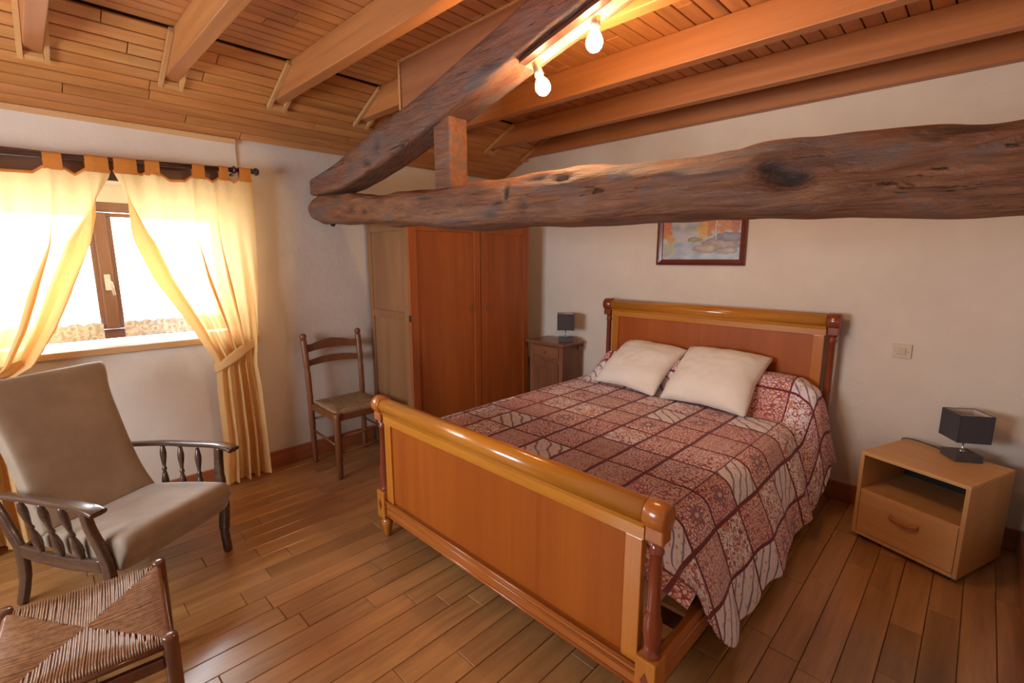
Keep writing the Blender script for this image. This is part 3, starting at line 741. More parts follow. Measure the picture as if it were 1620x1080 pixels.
bm = B(); box(bm, -2.31, -.742, 1.375, 3.54, .264, .55, bev=.05); 
for f in bm.faces: f.smooth = True
obj('mattress', bm, 'mattress', label='beige mattress showing below the coverlet near the foot end', cat='mattress')
bm = B(); sweep(bm, [Vector((x_, 3.44, .70)) for x_ in (-2.16, -2.13, -2.06, -1.5, -.84, -.79, -.765)], lambda i: [(a*(.55, .85, 1, 1, 1, .85, .55)[i], b_*(.55, .85, 1, 1, 1, .85, .55)[i]) for a, b_ in circ(.112, 18)])
obj('bolster', bm, 'white_cotton', label='long bolster making the hump under the coverlet at the headboard', cat='bolster')

# coverlet as a draped grid, uv in metres
def lerp(a, b_, t): return a+(b_-a)*t
def smst(a, b_, x_):
    t = min(1, max(0, (x_-a)/(b_-a))); return t*t*(3-2*t)
def section(y):
    hump = smst(3.22, 3.42, y)*(1-.75*smst(3.50, 3.575, y))
    sm = smst(3.1, 3.45, y)
    zt = .592+.242*hump
    t = smst(1.40, 1.86, y)
    hemz = lerp(.47, .07, t)
    hemz = lerp(hemz, .10, smst(1.9, 2.6, y)); hemz = lerp(hemz, .33, smst(3.22, 3.52, y))
    out = -.592+.035*smst(1.5, 1.9, y)-.02*smst(2.2, 3, y)
    out = lerp(out, -.560, sm)
    k = (zt-hemz)/.5
    xe = lerp(-.80, -.775, sm)
    pts = [(-2.455, zt-.32), (-2.43, zt-.16), (-2.40, zt-.05), (-2.365, zt-.008), (-2.30, zt), (-1.5, zt+.004), (-.90, zt), (xe, zt-.008), (xe+.052, zt-.034), (lerp(-.718, -.66, sm), zt-.09)]
    for f in (.45, .72, 1):
        z = lerp(zt-.09, hemz, f); pts.append((lerp(lerp(-.718, -.66, sm), out, f**.8), z))
    return pts
NS = 260; NV = 300
bm = B(); uvl = bm.loops.layers.uv.new('cloth'); grid = []; U_ = []
ys = [1.372+(3.568-1.372)*j/NV for j in range(NV+1)]
va = 0; prevt = None
Vs = []
for j, y in enumerate(ys):
    pts = section(y); zt_h = pts[5][1]-.596
    # arc-length resample, zero at the last top point (index 6 region x=-.832)
    L = [0]
    for a, b_ in zip(pts, pts[1:]): L.append(L[-1]+math.hypot(b_[0]-a[0], b_[1]-a[1]))
    tot = L[-1]; L0 = L[6]+(.90-.832)
    row = []; ur = []
    for s in range(NS+1):
        d = tot*s/NS; k = 0
        while k < len(L)-2 and L[k+1] < d: k += 1
        t = (d-L[k])/(L[k+1]-L[k])
        p0, p1, p2, p3 = pts[max(k-1, 0)], pts[k], pts[k+1], pts[min(k+2, len(pts)-1)]
        def cr(i): return .5*(2*p1[i]+(p2[i]-p0[i])*t+(2*p0[i]-5*p1[i]+4*p2[i]-p3[i])*t*t+(3*p1[i]-p0[i]-3*p2[i]+p3[i])*t**3)
        x_, z = (cr(0), cr(1)) if k not in (5,) else (lerp(p1[0], p2[0], t), lerp(p1[1], p2[1], t))
        side = max(0, (d-(L[7]))/(tot-L[7]))
        foot = 1-smst(1.4, 1.9, y)
        fold = math.sin(y*11+1.0*math.sin(y*4))+.4*math.sin(y*21+1)
        x_ += side**1.3*(.017*fold)
        z += side**3*.018*math.sin(y*17+.5)
        hmp = max(0, zt_h)*(1-smst(-2.40, -2.17, x_)); z -= hmp
        # soft wrinkles and quilting on the top
        uu = d-L0
        z += (1-side)*(.0035*noise.noise(Vector((x_*5, y*5, 0)))+.0015*noise.noise(Vector((x_*20, y*20, 2))))
        qu = abs(((uu/.2125)+.5) % 1-.5)*.2125; qv = abs((((y-1.966)/.245)+.5) % 1-.5)*.245
        puff = (1-math.exp(-min(qu, qv)/.022))*.007
        if side > 0: x_ += puff*min(1, side*4)
        z += puff*(1-min(1, side*4))
        yy = y
        if side > 0: yy = y+side*(.05*foot) - side*.03*smst(3.2, 3.5, y)
        row.append(bm.verts.new((x_, min(yy, 3.568), z))); ur.append(uu)
    grid.append(row); U_.append(ur)
    if j == 0: Vs.append(y-1.966)
    else:
        zt0 = section(ys[j-1])[5][1]; zt1 = pts[5][1]; Vs.append(Vs[-1]+math.hypot(ys[j]-ys[j-1], zt1-zt0))
for j in range(NV):
    for s in range(NS):
        q = [(j, s), (j, s+1), (j+1, s+1), (j+1, s)]
        f = bm.faces.new([grid[a][b_] for a, b_ in q]); f.smooth = True
        for lp, (a, b_) in zip(f.loops, q): lp[uvl].uv = (U_[a][b_], Vs[a])
cov = obj('coverlet', bm, 'quilt', label='patchwork coverlet with dark red stripes draped over the bed', cat='bedspread')
md = cov.modifiers.new('t', 'SOLIDIFY'); md.thickness = .005; md.offset = -1

# pillows
def pillow(c, size, th, ax, ay, label, seed):
    bm = B(); n = 36; ax = Vector(ax).normalized(); ay = Vector(ay); ay = (ay-ax*ay.dot(ax)).normalized(); az = ax.cross(ay)
    c = Vector(c); top = []; bot = []
    for i in range(n+1):
        rt, rb = [], []
        for j in range(n+1):
            u, v = 2*i/n-1, 2*j/n-1
            e = (1-abs(u)**3.2)**.62*(1-abs(v)**3.2)**.62
            pin = 1-.07*((1-abs(u))**1.2*abs(v)**3) ; piv = 1-.07*((1-abs(v))**1.2*abs(u)**3)
            w_ = .010*noise.noise(Vector((u*2.2+seed, v*2.2, 0)))+.005*noise.noise(Vector((u*6+seed, v*6, 1)))
            p = c+ax*(u*size[0]/2*piv)+ay*(v*size[1]/2*pin)
            edge = (i in (0, n) or j in (0, n))
            sag = -.02*(u*u+v*v)
            rt.append(bm.verts.new(p+az*(th*.55*e+w_*(e > .01)+sag)))
            rb.append(rt[-1] if edge else bm.verts.new(p-az*(th*.45*e)+az*sag))
        top.append(rt); bot.append(rb)
    for i in range(n):
        for j in range(n):
            bm.faces.new((top[i][j], top[i+1][j], top[i+1][j+1], top[i][j+1])).smooth = True
            bm.faces.new((bot[i][j], bot[i][j+1], bot[i+1][j+1], bot[i+1][j])).smooth = True
    return obj('pillow', bm, 'white_cotton', label=label, cat='pillow', group='white pillows on the bed')
pillow((-1.275, 3.31, .80), (.60, .54), .17, (1, -.03, .0), (.05, .80, .60), 'white square pillow lying on the right half of the bed', 1)
pillow((-1.88, 3.345, .79), (.58, .52), .16, (1, -.14, -.0), (.1, .80, .55), 'white square pillow lying on the left half of the bed', 5)

# ---------------------------------------------------------------- wardrobe
wx0, wx1, wy0, wy1, wz = -3.745, -3.13, 2.075, 3.42, 1.93
wd = empty('wardrobe', ((wx0+wx1)/2, (wy0+wy1)/2, 0), 0, 'tall reddish wooden wardrobe with two doors standing beside the straw chair', 'wardrobe')
wc = wd.location.copy()
def wp(name, d, mat, bev=.003, parent=wd, **k):
    bm = B(); box(bm, *d, bev=bev); bmesh.ops.translate(bm, vec=-wc, verts=bm.verts); return obj(name, bm, mat, parent, **k)
wp('body', (wx0+.002, wx1-.026, wy0+.02, wy1, .06, wz-.02), 'ward')
wp('plinth', (wx0+.01, wx1-.03, wy0+.03, wy1-.01, .0, .058), 'ward')
wp('top_board', (wx0, wx1+.004, wy0-.004, wy1, wz-.019, wz), 'ward')
# framed side towards the chair
for d in ((wx0, wx0+.06, .0, wz-.02), (wx1-.085, wx1-.0245, .0, wz-.02), (wx0+.061, wx1-.086, .062, .14), (wx0+.061, wx1-.086, 1.12, 1.18), (wx0+.061, wx1-.086, wz-.12, wz-.021)):
    wp('side_frame', (d[0], d[1], wy0, wy0+.0195, d[2], d[3]), 'ward_side')
for z0, z1 in ((.141, 1.119), (1.181, wz-.121)):
    wp('side_panel', (wx0+.062, wx1-.087, wy0+.009, wy0+.019, z0, z1), 'ward_side', bev=0)
for (a, b_, kx) in ((wy0+.003, 2.800, 2.70), (2.812, wy1-.003, 2.865)):
    dr = wp('door', (wx1-.024, wx1-.008, a, b_, .07, wz-.025), 'ward', bev=.002)
    for d in ((a, a+.07, .07, wz-.025), (b_-.07, b_, .07, wz-.025), (a+.071, b_-.071, .07, .17), (a+.071, b_-.071, wz-.12, wz-.025)):
        wp('door_frame', (wx1-.0078, wx1, *d), 'ward', parent=dr, bev=.0015)
    bm = B(); box(bm, wx1+.0003, wx1+.003, kx-.008, kx+.008, 1.155, 1.205, bev=.001); lathe(bm, [(.006, 0), (.003, .003)], 8, (wx1+.003, kx, 1.185), Matrix.Rotation(PI/2, 4, 'Y'))
    bmesh.ops.translate(bm, vec=-wc, verts=bm.verts); obj('keyhole_plate', bm, 'brass', dr, label='small brass keyhole plate')
bm = B(); box(bm, wx1-.022, wx1+.001, wy0-.002, wy0+.0025, 1.115, 1.165); bmesh.ops.translate(bm, vec=-wc, verts=bm.verts); obj('hinge', bm, 'cable', wd)

# ---------------------------------------------------------------- dark bedside cabinet
dx0, dx1, dy0, dy1, dz = -3.055, -2.655, 3.36, 3.645, .812
dn = empty('bedside_cabinet', ((dx0+dx1)/2, (dy0+dy1)/2, 0), 0, 'small dark oak bedside cabinet with a drawer between wardrobe and bed', 'cabinet'); dc = dn.location.copy()
def dp(name, d, mat, bev=.003, parent=dn, **k):
    bm = B(); box(bm, *d, bev=bev); bmesh.ops.translate(bm, vec=-dc, verts=bm.verts); return obj(name, bm, mat, parent, **k)
dp('body', (dx0+.006, dx1-.006, dy0+.008, dy1, .10, dz), 'darkwood')
dp('top', (dx0-.03, dx1+.03, dy0-.03, dy1+.005, dz+.001, dz+.026), 'darkwood_x', bev=.008)
for x0 in (dx0, dx1-.045):
    dp('leg', (x0, x0+.045, dy0, dy0+.04, 0, dz-.001), 'darkwood', bev=.004)
    dp('leg', (x0, x0+.045, dy1-.03, dy1+.004, 0, dz-.001), 'darkwood', bev=.004)
dr = dp('drawer', (dx0+.05, dx1-.05, dy0-.004, dy0+.006, dz-.125, dz-.02), 'darkwood_x')
bm = B(); lathe(bm, [(.004, 0), (.005, .008), (.010, .014), (.010, .019), (.004, .022)], 14, ((dx0+dx1)/2+.0, dy0-.004, dz-.070), Matrix.Rotation(PI/2, 4, 'X')); bmesh.ops.translate(bm, vec=-dc, verts=bm.verts); obj('knob', bm, 'darkwood', dr)
bm = B(); poly = [(dx0+.05, .13), (dx1-.05, .13), (dx1-.05, dz-.185)]
for k in range(11):
    t = k/10; poly.append((lerp(dx1-.05, dx0+.05, t), dz-.185+.035*math.sin(PI*t)**.7))
poly = poly[:3]+poly[4:-1]+[(dx0+.05, dz-.185)]
prism(bm, poly, dy0-.002, dy0+.006, 'y'); bmesh.ops.translate(bm, vec=-dc, verts=bm.verts); door = obj('door', bm, 'darkwood', dn)
dp('door_panel', (dx0+.09, dx1-.09, dy0-.007, dy0-.0025, .17, dz-.22), 'darkwood', parent=door)
dp('towel_knob', (dx1+.001, dx1+.022, dy1-.05, dy1-.02, dz-.06, dz-.02), 'darkwood', bev=.006)

# ---------------------------------------------------------------- table lamps
def lamp(label, loc, rz, cable):
    L = empty('table_lamp', loc, rz, label, 'lamp', 'small grey table lamps')
    bx('base', (-.064, .064, -.064, .064, .0, .038), 'lampbase', L, bev=.004)
    bm = B(); lathe(bm, [(.012, .0385), (.012, .044), (.0045, .047), (.0045, .10), (.012, .102), (.012, .125), (.004, .126)], 14); obj('stem', bm, 'chrome', L, label='chrome stem')
    bm = B(); a0, z0, z1, t = .077, .112, .262, .003
    for s in range(4):
        T = Matrix.Rotation(s*PI/2, 4, 'Z'); box(bm, -a0, a0, -a0, -a0+t, z0, z1, mat=T)
    sh = obj('lamp_shade', bm, 'shade', L, label='dark grey square shade')
    bm = B()
    for s in range(4):
        T = Matrix.Rotation(s*PI/2, 4, 'Z'); box(bm, -a0+t+.001, a0-t-.001, -a0+t+.0003, -a0+t+.001, z0+.001, z1-.003, mat=T)
    obj('shade_lining', bm, 'shade_in', sh)
    bm = B(); tube(bm, [(-a0+.005, 0, z1-.02), (a0-.005, 0, z1-.02)], .0015, 6); tube(bm, [(0, -a0+.005, z1-.02), (0, a0-.005, z1-.02)], .0015, 6); tube(bm, [(0, 0, .12), (0, 0, z1-.02)], .002, 6); obj('shade_carrier', bm, 'chrome', sh)
    if cable:
        bm = B(); tube(bm, smoothpath(cable, 6), .0028, 7); obj('cable', bm, 'cable', L)
    return L
lamp('small grey square lamp on the dark bedside cabinet left of the bed', (-2.735, 3.50, .8385), math.radians(38), None)

# ---------------------------------------------------------------- light bedside table (right)
NT = math.radians(-20.5)
nt_ = empty('bedside_table', (-.078, 3.362, 0), NT, 'light veneer bedside table with an open shelf and a drawer right of the bed', 'bedside table')
W2, D2, z0, z1, th = .245, .225, .028, .522, .019
bx('top', (-W2, W2, -D2, D2, z1-th, z1), 'beech_x', nt_, bev=.0015)
bx('side_panel', (-W2, -W2+th, -D2, D2, z0+.0, z1-th-.0004), 'beech_z', nt_, bev=.001)
bx('side_panel', (W2-th, W2, -D2, D2, z0+.0, z1-th-.0004), 'beech_z', nt_, bev=.001)
bx('bottom', (-W2+th+.0003, W2-th-.0003, -D2, D2, z0, z0+th), 'beech_x', nt_, bev=.001)
bx('shelf', (-W2+th+.0003, W2-th-.0003, -D2+.006, D2-.01, .285, .285+th), 'beech_x', nt_, bev=.001)
bx('back_panel', (-W2+th+.0003, W2-th-.0003, D2-.009, D2-.002, z0+th+.0005, z1-th-.0005), 'cable', nt_, label='dark back panel inside the open shelf')
dr = bx('drawer', (-W2+th+.003, W2-th-.003, -D2+.001, -D2+.018, z0+th+.003, .298), 'beech_x', nt_, bev=.001)
bm = B(); path = smoothpath([(-.062, -D2-.001, .214), (-.055, -D2-.014, .208), (0, -D2-.022, .200), (.055, -D2-.014, .208), (.062, -D2-.001, .214)], 6)
sweep(bm, path, lambda i: rrect(.005, .010, n=10)); obj('handle', bm, 'handle', dr, label='curved red brown wooden handle')
for sx_ in (-1, 1):
    for sy in (-1, 1):
        bx('foot', (sx_*.19-.02, sx_*.19+.02, sy*.17-.02, sy*.17+.02, 0, z0-.0005), 'cable', nt_)
c, s = math.cos(-math.radians(36)), math.sin(-math.radians(36))
def wl(x_, y_, z_, cx=.02, cy=3.49, rz=math.radians(32)):   # world -> lamp local
    dx, dy = x_-cx, y_-cy; return (dx*math.cos(rz)+dy*math.sin(rz), -dx*math.sin(rz)+dy*math.cos(rz), z_-.5225)
lamp('small grey square lamp with a black cable on the light bedside table', (.02, 3.49, .5225), math.radians(32),
     [wl(-.045, 3.53, .53), wl(-.09, 3.565, .532), wl(-.15, 3.60, .535), wl(-.20, 3.625, .534), wl(-.235, 3.64, .527), wl(-.25, 3.668, .50), wl(-.25, 3.675, .40)])

# ---------------------------------------------------------------- picture on the back wall
pc = empty('framed_painting', (-1.60, YB-.0005, 1.80), 0, 'framed autumn lake painting hanging on the back wall above the bed', 'painting')
pw, ph, fw = .345, .252, .045
def mitre(bm, x0, x1, z0_, z1_, side):
    pass
for k, (a, b_) in enumerate((((-pw, -ph), (pw, -ph)), ((pw, -ph), (pw, ph)), ((pw, ph), (-pw, ph)), ((-pw, ph), (-pw, -ph)))):
    bm = B(); inn = lambda p, f: (p[0]-math.copysign(f, p[0]), p[1]-math.copysign(f, p[1]))
    prof = [(0, 0), (0, -.022), (.008, -.026), (.018, -.018), (.032, -.014), (fw-.004, -.012), (fw, -.006), (fw, 0)]
    A_ = [bm.verts.new((inn(a, f)[0], d, inn(a, f)[1])) for f, d in prof]; B_ = [bm.verts.new((inn(b_, f)[0], d, inn(b_, f)[1])) for f, d in prof]
    for i in range(len(prof)): bm.faces.new((A_[i], B_[i], B_[(i+1) % len(prof)], A_[(i+1) % len(prof)]))
    bm.faces.new(A_); bm.faces.new(list(reversed(B_)))
    obj('frame_side', bm, 'frame_red', pc)
def canvas(u, v):
    nz = lambda s, o=0: noise.noise(Vector((u*s+o, v*s, o)))
    c_ = Vector((.50, .50, .52)).lerp(Vector((.36, .40, .44)), v*.6)+Vector((1, 1, 1))*.07*nz(9)
    if .40 < v < .66: c_ = c_.lerp(Vector((.24, .27, .24)), .7*max(0, 1-abs(v-.58)/.09)*(1 if u < .5 else .5))
    d = math.hypot((u-.27)/.06, (v-.62)/.12)
    if d < 1: c_ = c_.lerp(Vector((.62, .56, .50)), .8*(1-d))
    if v < .32: c_ = Vector((.30, .36, .44)).lerp(Vector((.55, .55, .55)), max(0, nz(7, 3)+.3) if nz(4, 8) > -.2 else .1)+Vector((1, 1, 1))*.05*noise.noise(Vector((u*6, v*40, 0)))
    for (cu, cv, ru, rv, cc_) in ((.78, .28, .26, .11, (.38, .30, .27)), (.58, .20, .16, .09, (.45, .36, .28)), (.85, .16, .14, .06, (.42, .35, .31)), (.44, .36, .10, .04, (.35, .28, .15)), (.88, .40, .2, .08, (.25, .25, .28))):
        d = ((u-cu)/ru)**2+((v-cv)/rv)**2+.5*nz(13, cu)
        if d < 1: c_ = Vector(cc_)*(1.05-.45*d)+Vector((1, 1, 1))*.06*nz(25)
    for (cu, cv, ru, rv, cc_) in ((.60, .62, .13, .2, (.52, .20, .05)), (.53, .52, .07, .16, (.62, .38, .08)), (.78, .70, .13, .22, (.58, .22, .06)), (.70, .86, .20, .13, (.50, .15, .05)), (.93, .62, .07, .16, (.42, .14, .06)), (.05, .55, .09, .18, (.58, .16, .05)), (.10, .38, .07, .10, (.60, .30, .08)), (.08, .20, .10, .12, (.40, .42, .25)), (.07, .08, .05, .04, (.55, .30, .18))):
        d = ((u-cu)/ru)**2+((v-cv)/rv)**2+.9*nz(15, cu*7)
        if d < 1: c_ = c_.lerp(Vector(cc_)+Vector((.12, .08, .02))*nz(32), .9*min(1, (1-d)*2.5))
    if abs(u-.70+.01*nz(8)) < .009 and .36 < v < .85: c_ = Vector((.62, .50, .40))
    return tuple(max(0, min(1, q)) for q in c_)
bm = B(); cl = bm.verts.layers.float_color.new('paint'); n1, n2 = 130, 90; G = []
for i in range(n1+1):
    r_ = []
    for j in range(n2+1):
        v = bm.verts.new((lerp(-pw+fw-.002, pw-fw+.002, i/n1), -.005, lerp(-ph+fw-.002, ph-fw+.002, j/n2))); v[cl] = (*canvas(i/n1, j/n2), 1); r_.append(v)
    G.append(r_)
for i in range(n1):
    for j in range(n2): bm.faces.new((G[i][j], G[i+1][j], G[i+1][j+1], G[i][j+1]))
cv = obj('canvas', bm, 'oil', pc); md = cv.modifiers.new('t', 'SOLIDIFY'); md.thickness = .003; md.offset = -1

# wall switch
ws = empty('wall_switch', (-.309, YB-.0005, 1.048), 0, 'small ivory light switch on the back wall above the light bedside table', 'switch')
bx('plate', (-.046, .046, -.009, 0, -.042, .042), 'switch', ws, bev=.003)
bx('button', (-.022, .018, -.014, -.0092, -.022, .02), 'switch_btn', ws, bev=.002)
bm = B(); lathe(bm, [(.003, 0), (.002, .002)], 10, (-.033, -.0092, .0), Matrix.Rotation(PI/2, 4, 'X')); obj('screw', bm, 'grey_metal', ws)
bm = B(); lathe(bm, [(.003, 0), (.002, .002)], 10, (.031, -.0092, -.004), Matrix.Rotation(PI/2, 4, 'X')); obj('screw', bm, 'grey_metal', ws)

# ---------------------------------------------------------------- rush seat builder
def rush(cx, cy, z, corners, parent, mat, pitch=.0085, rr=.012, drop=.03, name='rush_seat'):
    """corners: 4 local (x,y) in order; cords run from each side over the rail to the centre diagonals"""
    bm = B(); C_ = Vector((cx, cy)); K = [Vector(c_) for c_ in corners]
    for k in range(4):
        a, b_ = K[k], K[(k+1) % 4]; L = (b_-a).length; n = int(L/pitch); d = (b_-a)/L; nin = Vector((-d.y, d.x))
        if nin.dot(C_-a) < 0: nin = -nin
        hC = (C_-a).dot(nin); tC = (C_-a).dot(d)
        for i in range(n):
            t = (i+.5)*L/n
            h = hC*(t/tC) if t < tC else hC*((L-t)/(L-tC))
            h = max(h, .004)
            jit = random.uniform(-.0022, .0022); zj = random.uniform(-.0016, .0016)
            pts = [(a+d*t-nin*rr*.6, z-drop), (a+d*t-nin*rr*1.0, z-rr*.8), (a+d*t-nin*rr*.2, z+.001), (a+d*(t+jit)+nin*h*.5, z-.003-.006*(h/hC)), (a+d*(t+jit)+nin*h, z-.004-.009*(h/hC))]
            pp = [Vector((p.x, p.y, zz+(zj if qi > 1 else 0))) for qi, (p, zz) in enumerate(pts)]
            up = Vector((0, 0, 1)); hw = pitch*.5
            rings = []
            for q in range(5):
                dd = (pp[min(q+1, 4)]-pp[max(q-1, 0)]).normalized(); sd = Vector((d.x, d.y, 0)); nn = dd.cross(sd)
                if nn.z < 0 and q > 0: nn = -nn
                if q == 0: nn = Vector((-nin.x, -nin.y, 0))
                r2 = hw*.98
                rings.append([bm.verts.new(pp[q]-sd*r2*.92-nn*r2*1.2), bm.verts.new(pp[q]-sd*r2*.80+nn*r2*.35), bm.verts.new(pp[q]+nn*r2), bm.verts.new(pp[q]+sd*r2*.80+nn*r2*.35), bm.verts.new(pp[q]+sd*r2*.92-nn*r2*1.2)])
            for r1, r2_ in zip(rings, rings[1:]):
                for q in range(4): bm.faces.new((r1[q], r1[q+1], r2_[q+1], r2_[q])).smooth = True
    # underside
    vs = [bm.verts.new((c_.x, c_.y, z-drop)) for c_ in K]; vt = [bm.verts.new((c_.x, c_.y, z-.014)) for c_ in K]
    bm.faces.new(list(reversed(vs))); bm.faces.new(vt)
    for k in range(4): bm.faces.new((vs[k], vs[(k+1) % 4], vt[(k+1) % 4], vt[k]))
    return obj(name, bm, mat, parent, kind='stuff')

# footstool
SX, SY, SZ = .248, .215, .395
fs = empty('footstool', (-2.010, .010, 0), math.radians(-6), 'low wooden footstool with a woven rush seat in front of the armchair', 'stool')
for sx_ in (-1, 1):
    for sy in (-1, 1):
        bm = B(); lathe(bm, [(.017, 0), (.020, .01), (.0225, .2), (.0225, SZ+.005), (.020, SZ+.012), (.004, SZ+.014)], 20, (sx_*SX, sy*SY, 0)); obj('leg', bm, 'stoolwood', fs)
rush(0, 0, SZ, [(-SX+.012, -SY+.012), (SX-.012, -SY+.012), (SX-.012, SY-.012), (-SX+.012, SY-.012)], fs, 'rush', pitch=.0072, rr=.014, drop=.034)
for zz in (SZ-.075, .14):
    for sy in (-1, 1):
        bx('rail', (-SX+.022, SX-.022, sy*SY-.010, sy*SY+.010, zz-.022, zz+.018), 'stoolwood', fs, bev=.004)
    for sx_ in (-1, 1):
        bx('rail', (sx_*SX-.010, sx_*SX+.010, -SY+.022, SY-.022, zz-.022, zz+.018), 'stoolwood', fs, bev=.004)
for sx_ in (1, -1):
    bm = B(); tube(bm, [(sx_*(SX+.004), -SY+.018, SZ-.022), (sx_*(SX+.004), SY-.018, SZ-.022)], .0095, 12); obj('side_rod', bm, 'stoolwood', fs)

# ---------------------------------------------------------------- straw chair by the wall (back towards the window wall)
ch = empty('rush_chair', (-3.43, 1.69, 0), 0, 'brown wooden ladder back chair with rush seat against the wall by the wardrobe', 'chair')
for sy in (-1, 1):
    pth = smoothpath([(-.205, sy*.215, .0005), (-.212, sy*.217, .25), (-.215, sy*.219, .49), (-.225, sy*.222, .75), (-.255, sy*.225, .985)], 10)
    bm = B(); 
    def rr(i, n=len(pth)):
        z = pth[i].z; r = .0215
        if .30 < z < .33 or .53 < z < .56: r = .0235
        if abs(z-.745) < .02: r = .018
        if z < .04: r = .016
        if z > .80: r = .0225
        return r
    tube(bm, pth, rr, 12)
    lathe(bm, [(.012, 0), (.014, .006), (.022, .016), (.026, .030), (.022, .044), (.009, .053)], 14, (-.256, sy*.225, .978)); obj('back_post', bm, 'chairwood', ch)
    bm = B(); lathe(bm, [(.016, 0), (.018, .01), (.021, .03), (.023, .10), (.018, .12), (.0235, .135), (.025, .30), (.025, .47), (.025, .50)], 16, (.215, sy*.215, 0)); obj('front_leg', bm, 'chairwood', ch)
for zc_, h, arch, nm in ((.915, .030, .032, 'top_slat'), (.800, .022, .020, 'back_slat')):
    bm = B(); rings = []
    xo = -.240 if zc_ > .85 else -.228
    for k in range(21):
        t = k/20*2-1; y = t*.205; xb = xo-.022*(1-t*t)
        zt = zc_+h+arch*(max(0, 1-abs(t)*1.35)**.6 if nm == 'top_slat' else (1-t*t)); zb = zc_-h+arch*.5*(1-t*t)
        rings.append([bm.verts.new((xb-.006, y, zb)), bm.verts.new((xb+.006, y, zb)), bm.verts.new((xb+.006, y, zt)), bm.verts.new((xb-.006, y, zt))])
    for a, b_ in zip(rings, rings[1:]):
        for k in range(4): bm.faces.new((a[k], a[(k+1) % 4], b_[(k+1) % 4], b_[k]))
    bm.faces.new(rings[0]); bm.faces.new(list(reversed(rings[-1]))); obj(nm, bm, 'chairwood', ch)
rush(0, 0, .502, [(-.195, -.185), (.205, -.20), (.205, .20), (-.195, .185)], ch, 'rush2', pitch=.012, rr=.008, drop=.03)
for sy in (-1, 1):
    bx('seat_rail', (-.198, .196, sy*.217-.010, sy*.217+.010, .440, .488), 'chairwood', ch, bev=.003)
    bm = B(); tube(bm, [(-.20, sy*.216, .27), (.20, sy*.215, .25)], .0085, 10); obj('stretcher', bm, 'chairwood', ch)
bx('seat_rail', (.206, .226, -.196, .196, .440, .488), 'chairwood', ch, bev=.003)
bx('seat_rail', (-.224, -.206, -.198, .198, .440, .480), 'chairwood', ch, bev=.003)
bm = B(); tube(bm, [(.215, -.20, .32), (.215, .20, .32)], .0095, 10); obj('stretcher', bm, 'chairwood', ch)
bm = B(); tube(bm, [(-.211, -.20, .36), (-.211, .20, .36)], .0085, 10); obj('stretcher', bm, 'chairwood', ch)
bm = B(); tube(bm, [(.215, -.20, .20), (.215, .20, .20)], .0085, 10); obj('stretcher', bm, 'chairwood', ch)

# ---------------------------------------------------------------- armchair
ac = empty('armchair', (-2.938, .226, 0), math.radians(30), 'beige velour armchair with dark turned wooden arms by the window', 'armchair')
# seat cushion: rounded slab following a side profile
def slab(profile_pairs, halfw, expo, mat, name, nsec=24, **k):
    """profile_pairs: list of (front/top point, back/bottom point, halfwidth) in x',z ; cross-section along"""
    bm = B(); rings = []
    for (ax_, az), (bx_, bz), hw in profile_pairs:
        ring = []
        for i in range(nsec*2):
            a = 2*PI*(i+.5)/(nsec*2); c_, s_ = math.cos(a), math.sin(a)
            u = math.copysign(abs(c_)**(2/expo), c_); v = math.copysign(abs(s_)**(2/expo), s_)
            t = (v+1)/2
            ring.append(bm.verts.new((lerp(bx_, ax_, t), u*hw, lerp(bz, az, t))))
        rings.append(ring)
    kk = len(rings[0])
    for a, b_ in zip(rings, rings[1:]):
        for i in range(kk): bm.faces.new((a[i], a[(i+1) % kk], b_[(i+1) % kk], b_[i])).smooth = True
    bm.faces.new(list(reversed(rings[0]))); bm.faces.new(rings[-1])
    return obj(name, bm, mat, ac, **k)
seat = []
for t in [0, .02, .06, .12] + [.2+.1*i for i in range(7)] + [.86, .91, .95, .98, 1.0]:
    x_ = lerp(-.22, .375, t); top = .385+.055*t-.03*(1-t)+.01*math.sin(PI*t); bot = .300-.055*t
    e = min(1, min(t, 1-t)/.07); e = math.sqrt(max(0, 1-(1-e)**2))
    mid = (top+bot)/2; hh = (top-bot)/2*(.35+.65*e)
    seat.append(((x_+.012*t, mid+hh), (x_-.03*t, mid-hh), .262*(.97+.03*e)+.022*t))
slab(seat, .27, 7, 'velour', 'seat_cushion')
back = []
axis = smoothpath([(-.155, 0, .345), (-.215, 0, .46), (-.275, 0, .62), (-.345, 0, .80), (-.425, 0, .95), (-.470, 0, 1.025)], 5)
n = len(axis)
for i, p in enumerate(axis):
    t = i/(n-1); tg = (axis[min(i+1, n-1)]-axis[max(i-1, 0)]).normalized(); nv = Vector((tg.z, 0, -tg.x))
    e = min(1, (1-t)/.10); e = math.sqrt(max(0, 1-(1-e)**2)); thk = (.046+.016*smst(.6, .95, t))*(.30+.70*e)
    hw = .268-.020*math.sin(PI*min(1, t*1.25))+.034*smst(.62, .95, t)-.022*(1-e)
    f, b_ = p+nv*thk, p-nv*thk*.9
    back.append(((f.x, f.z), (b_.x, b_.z), hw))
bk = slab(back, .27, 6, 'velour', 'backrest')
for yb in (-.12, .12):
    bm = B(); lathe(bm, [(.004, .003), (.010, .002), (.012, -.002), (.010, -.006)], 14, (-.347, yb, .900), Matrix.Rotation(math.radians(62), 4, 'Y')); obj('button', bm, 'velour', bk)
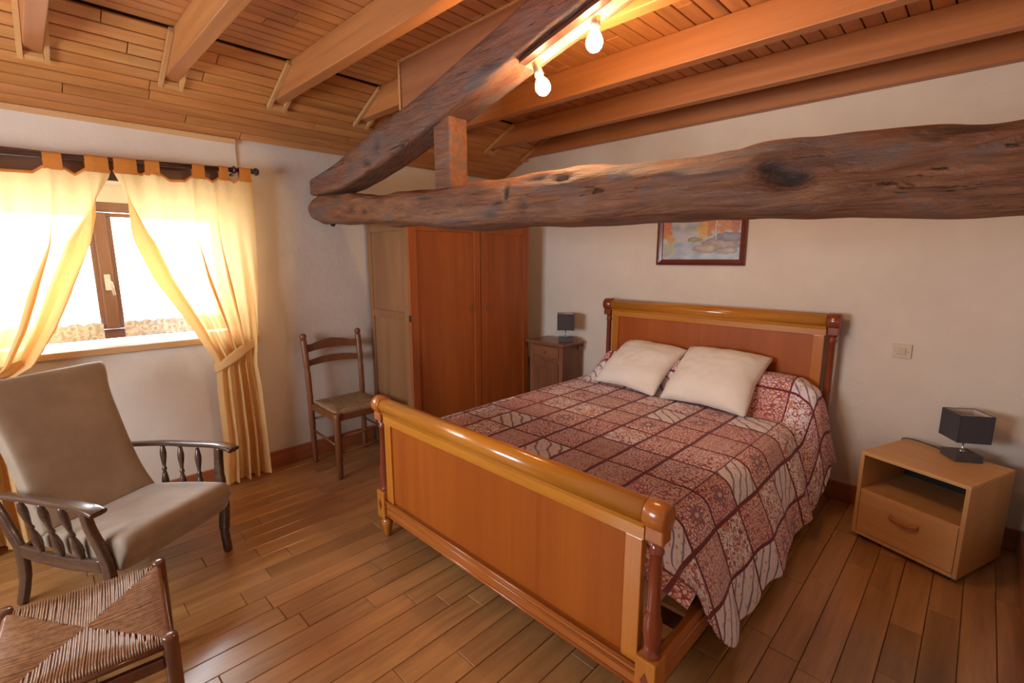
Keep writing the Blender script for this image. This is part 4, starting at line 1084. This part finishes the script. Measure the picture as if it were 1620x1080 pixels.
for sy in (-1, 1):
    # arm board
    arm = smoothpath([(-.40, sy*.300, .548), (-.28, sy*.312, .560), (-.10, sy*.325, .578), (.10, sy*.335, .588), (.22, sy*.340, .594), (.31, sy*.342, .590), (.355, sy*.342, .578)], 6)
    wds = [.018, .020, .024, .026, .028, .032, .034]
    bm = B(); sweep(bm, arm, lambda i: rrect(wds[min(6, i//6)]+(wds[min(6, i//6+1)]-wds[min(6, i//6)])*(i % 6)/6, .0125, n=16, p=3.5)); obj('armrest', bm, 'armwood', ac)
    # front support running down into the front leg
    fp = smoothpath([(.262, sy*.333, .585), (.262, sy*.325, .50), (.275, sy*.312, .42), (.292, sy*.302, .33), (.296, sy*.298, .25), (.285, sy*.295, .12), (.300, sy*.292, .0)], 6)
    hw_ = [.019, .020, .023, .026, .026, .019, .015]
    bm = B(); sweep(bm, fp, lambda i: rrect(.017, hw_[min(6, i//6)], n=12, p=5), up=Vector((1, 0, 0))); obj('front_leg', bm, 'armwood', ac)
    rp = smoothpath([(-.405, sy*.292, .56), (-.34, sy*.292, .47), (-.285, sy*.290, .36), (-.245, sy*.290, .27), (-.255, sy*.290, .13), (-.305, sy*.290, .0)], 6)
    bm = B(); sweep(bm, rp, lambda i: rrect(.016, (.018, .020, .024, .027, .021, .015)[min(5, i//6)], n=12, p=5), up=Vector((1, 0, 0))); obj('rear_leg', bm, 'armwood', ac)
    rl = smoothpath([(-.235, sy*.292, .285), (-.1, sy*.294, .278), (.08, sy*.297, .278), (.272, sy*.300, .30)], 5)
    bm = B(); sweep(bm, rl, lambda i: rrect(.013, .030, n=12, p=5)); obj('side_rail', bm, 'armwood', ac)
    for xs_ in (-.115, .01, .13):
        top = Vector((xs_-.012, sy*.332, .575)); bot = Vector((xs_+.02, sy*.296, .303)); d = (top-bot); T = Matrix.Translation(bot) @ d.to_track_quat('Z', 'Y').to_matrix().to_4x4(); Ln = d.length
        bm = B(); lathe(bm, [(.007, 0), (.011, Ln*.04), (.017, Ln*.16), (.018, Ln*.24), (.013, Ln*.36), (.008, Ln*.42), (.012, Ln*.45), (.012, Ln*.48), (.008, Ln*.51), (.009, Ln*.55), (.0155, Ln*.72), (.0165, Ln*.80), (.011, Ln*.92), (.007, Ln*.98)], 14, M4=T); obj('spindle', bm, 'armwood', ac)
bx('front_rail', (.205, .240, -.283, .283, .255, .285), 'armwood', ac, bev=.004)
bx('rear_rail', (-.262, -.232, -.275, .275, .255, .30), 'armwood', ac, bev=.004)
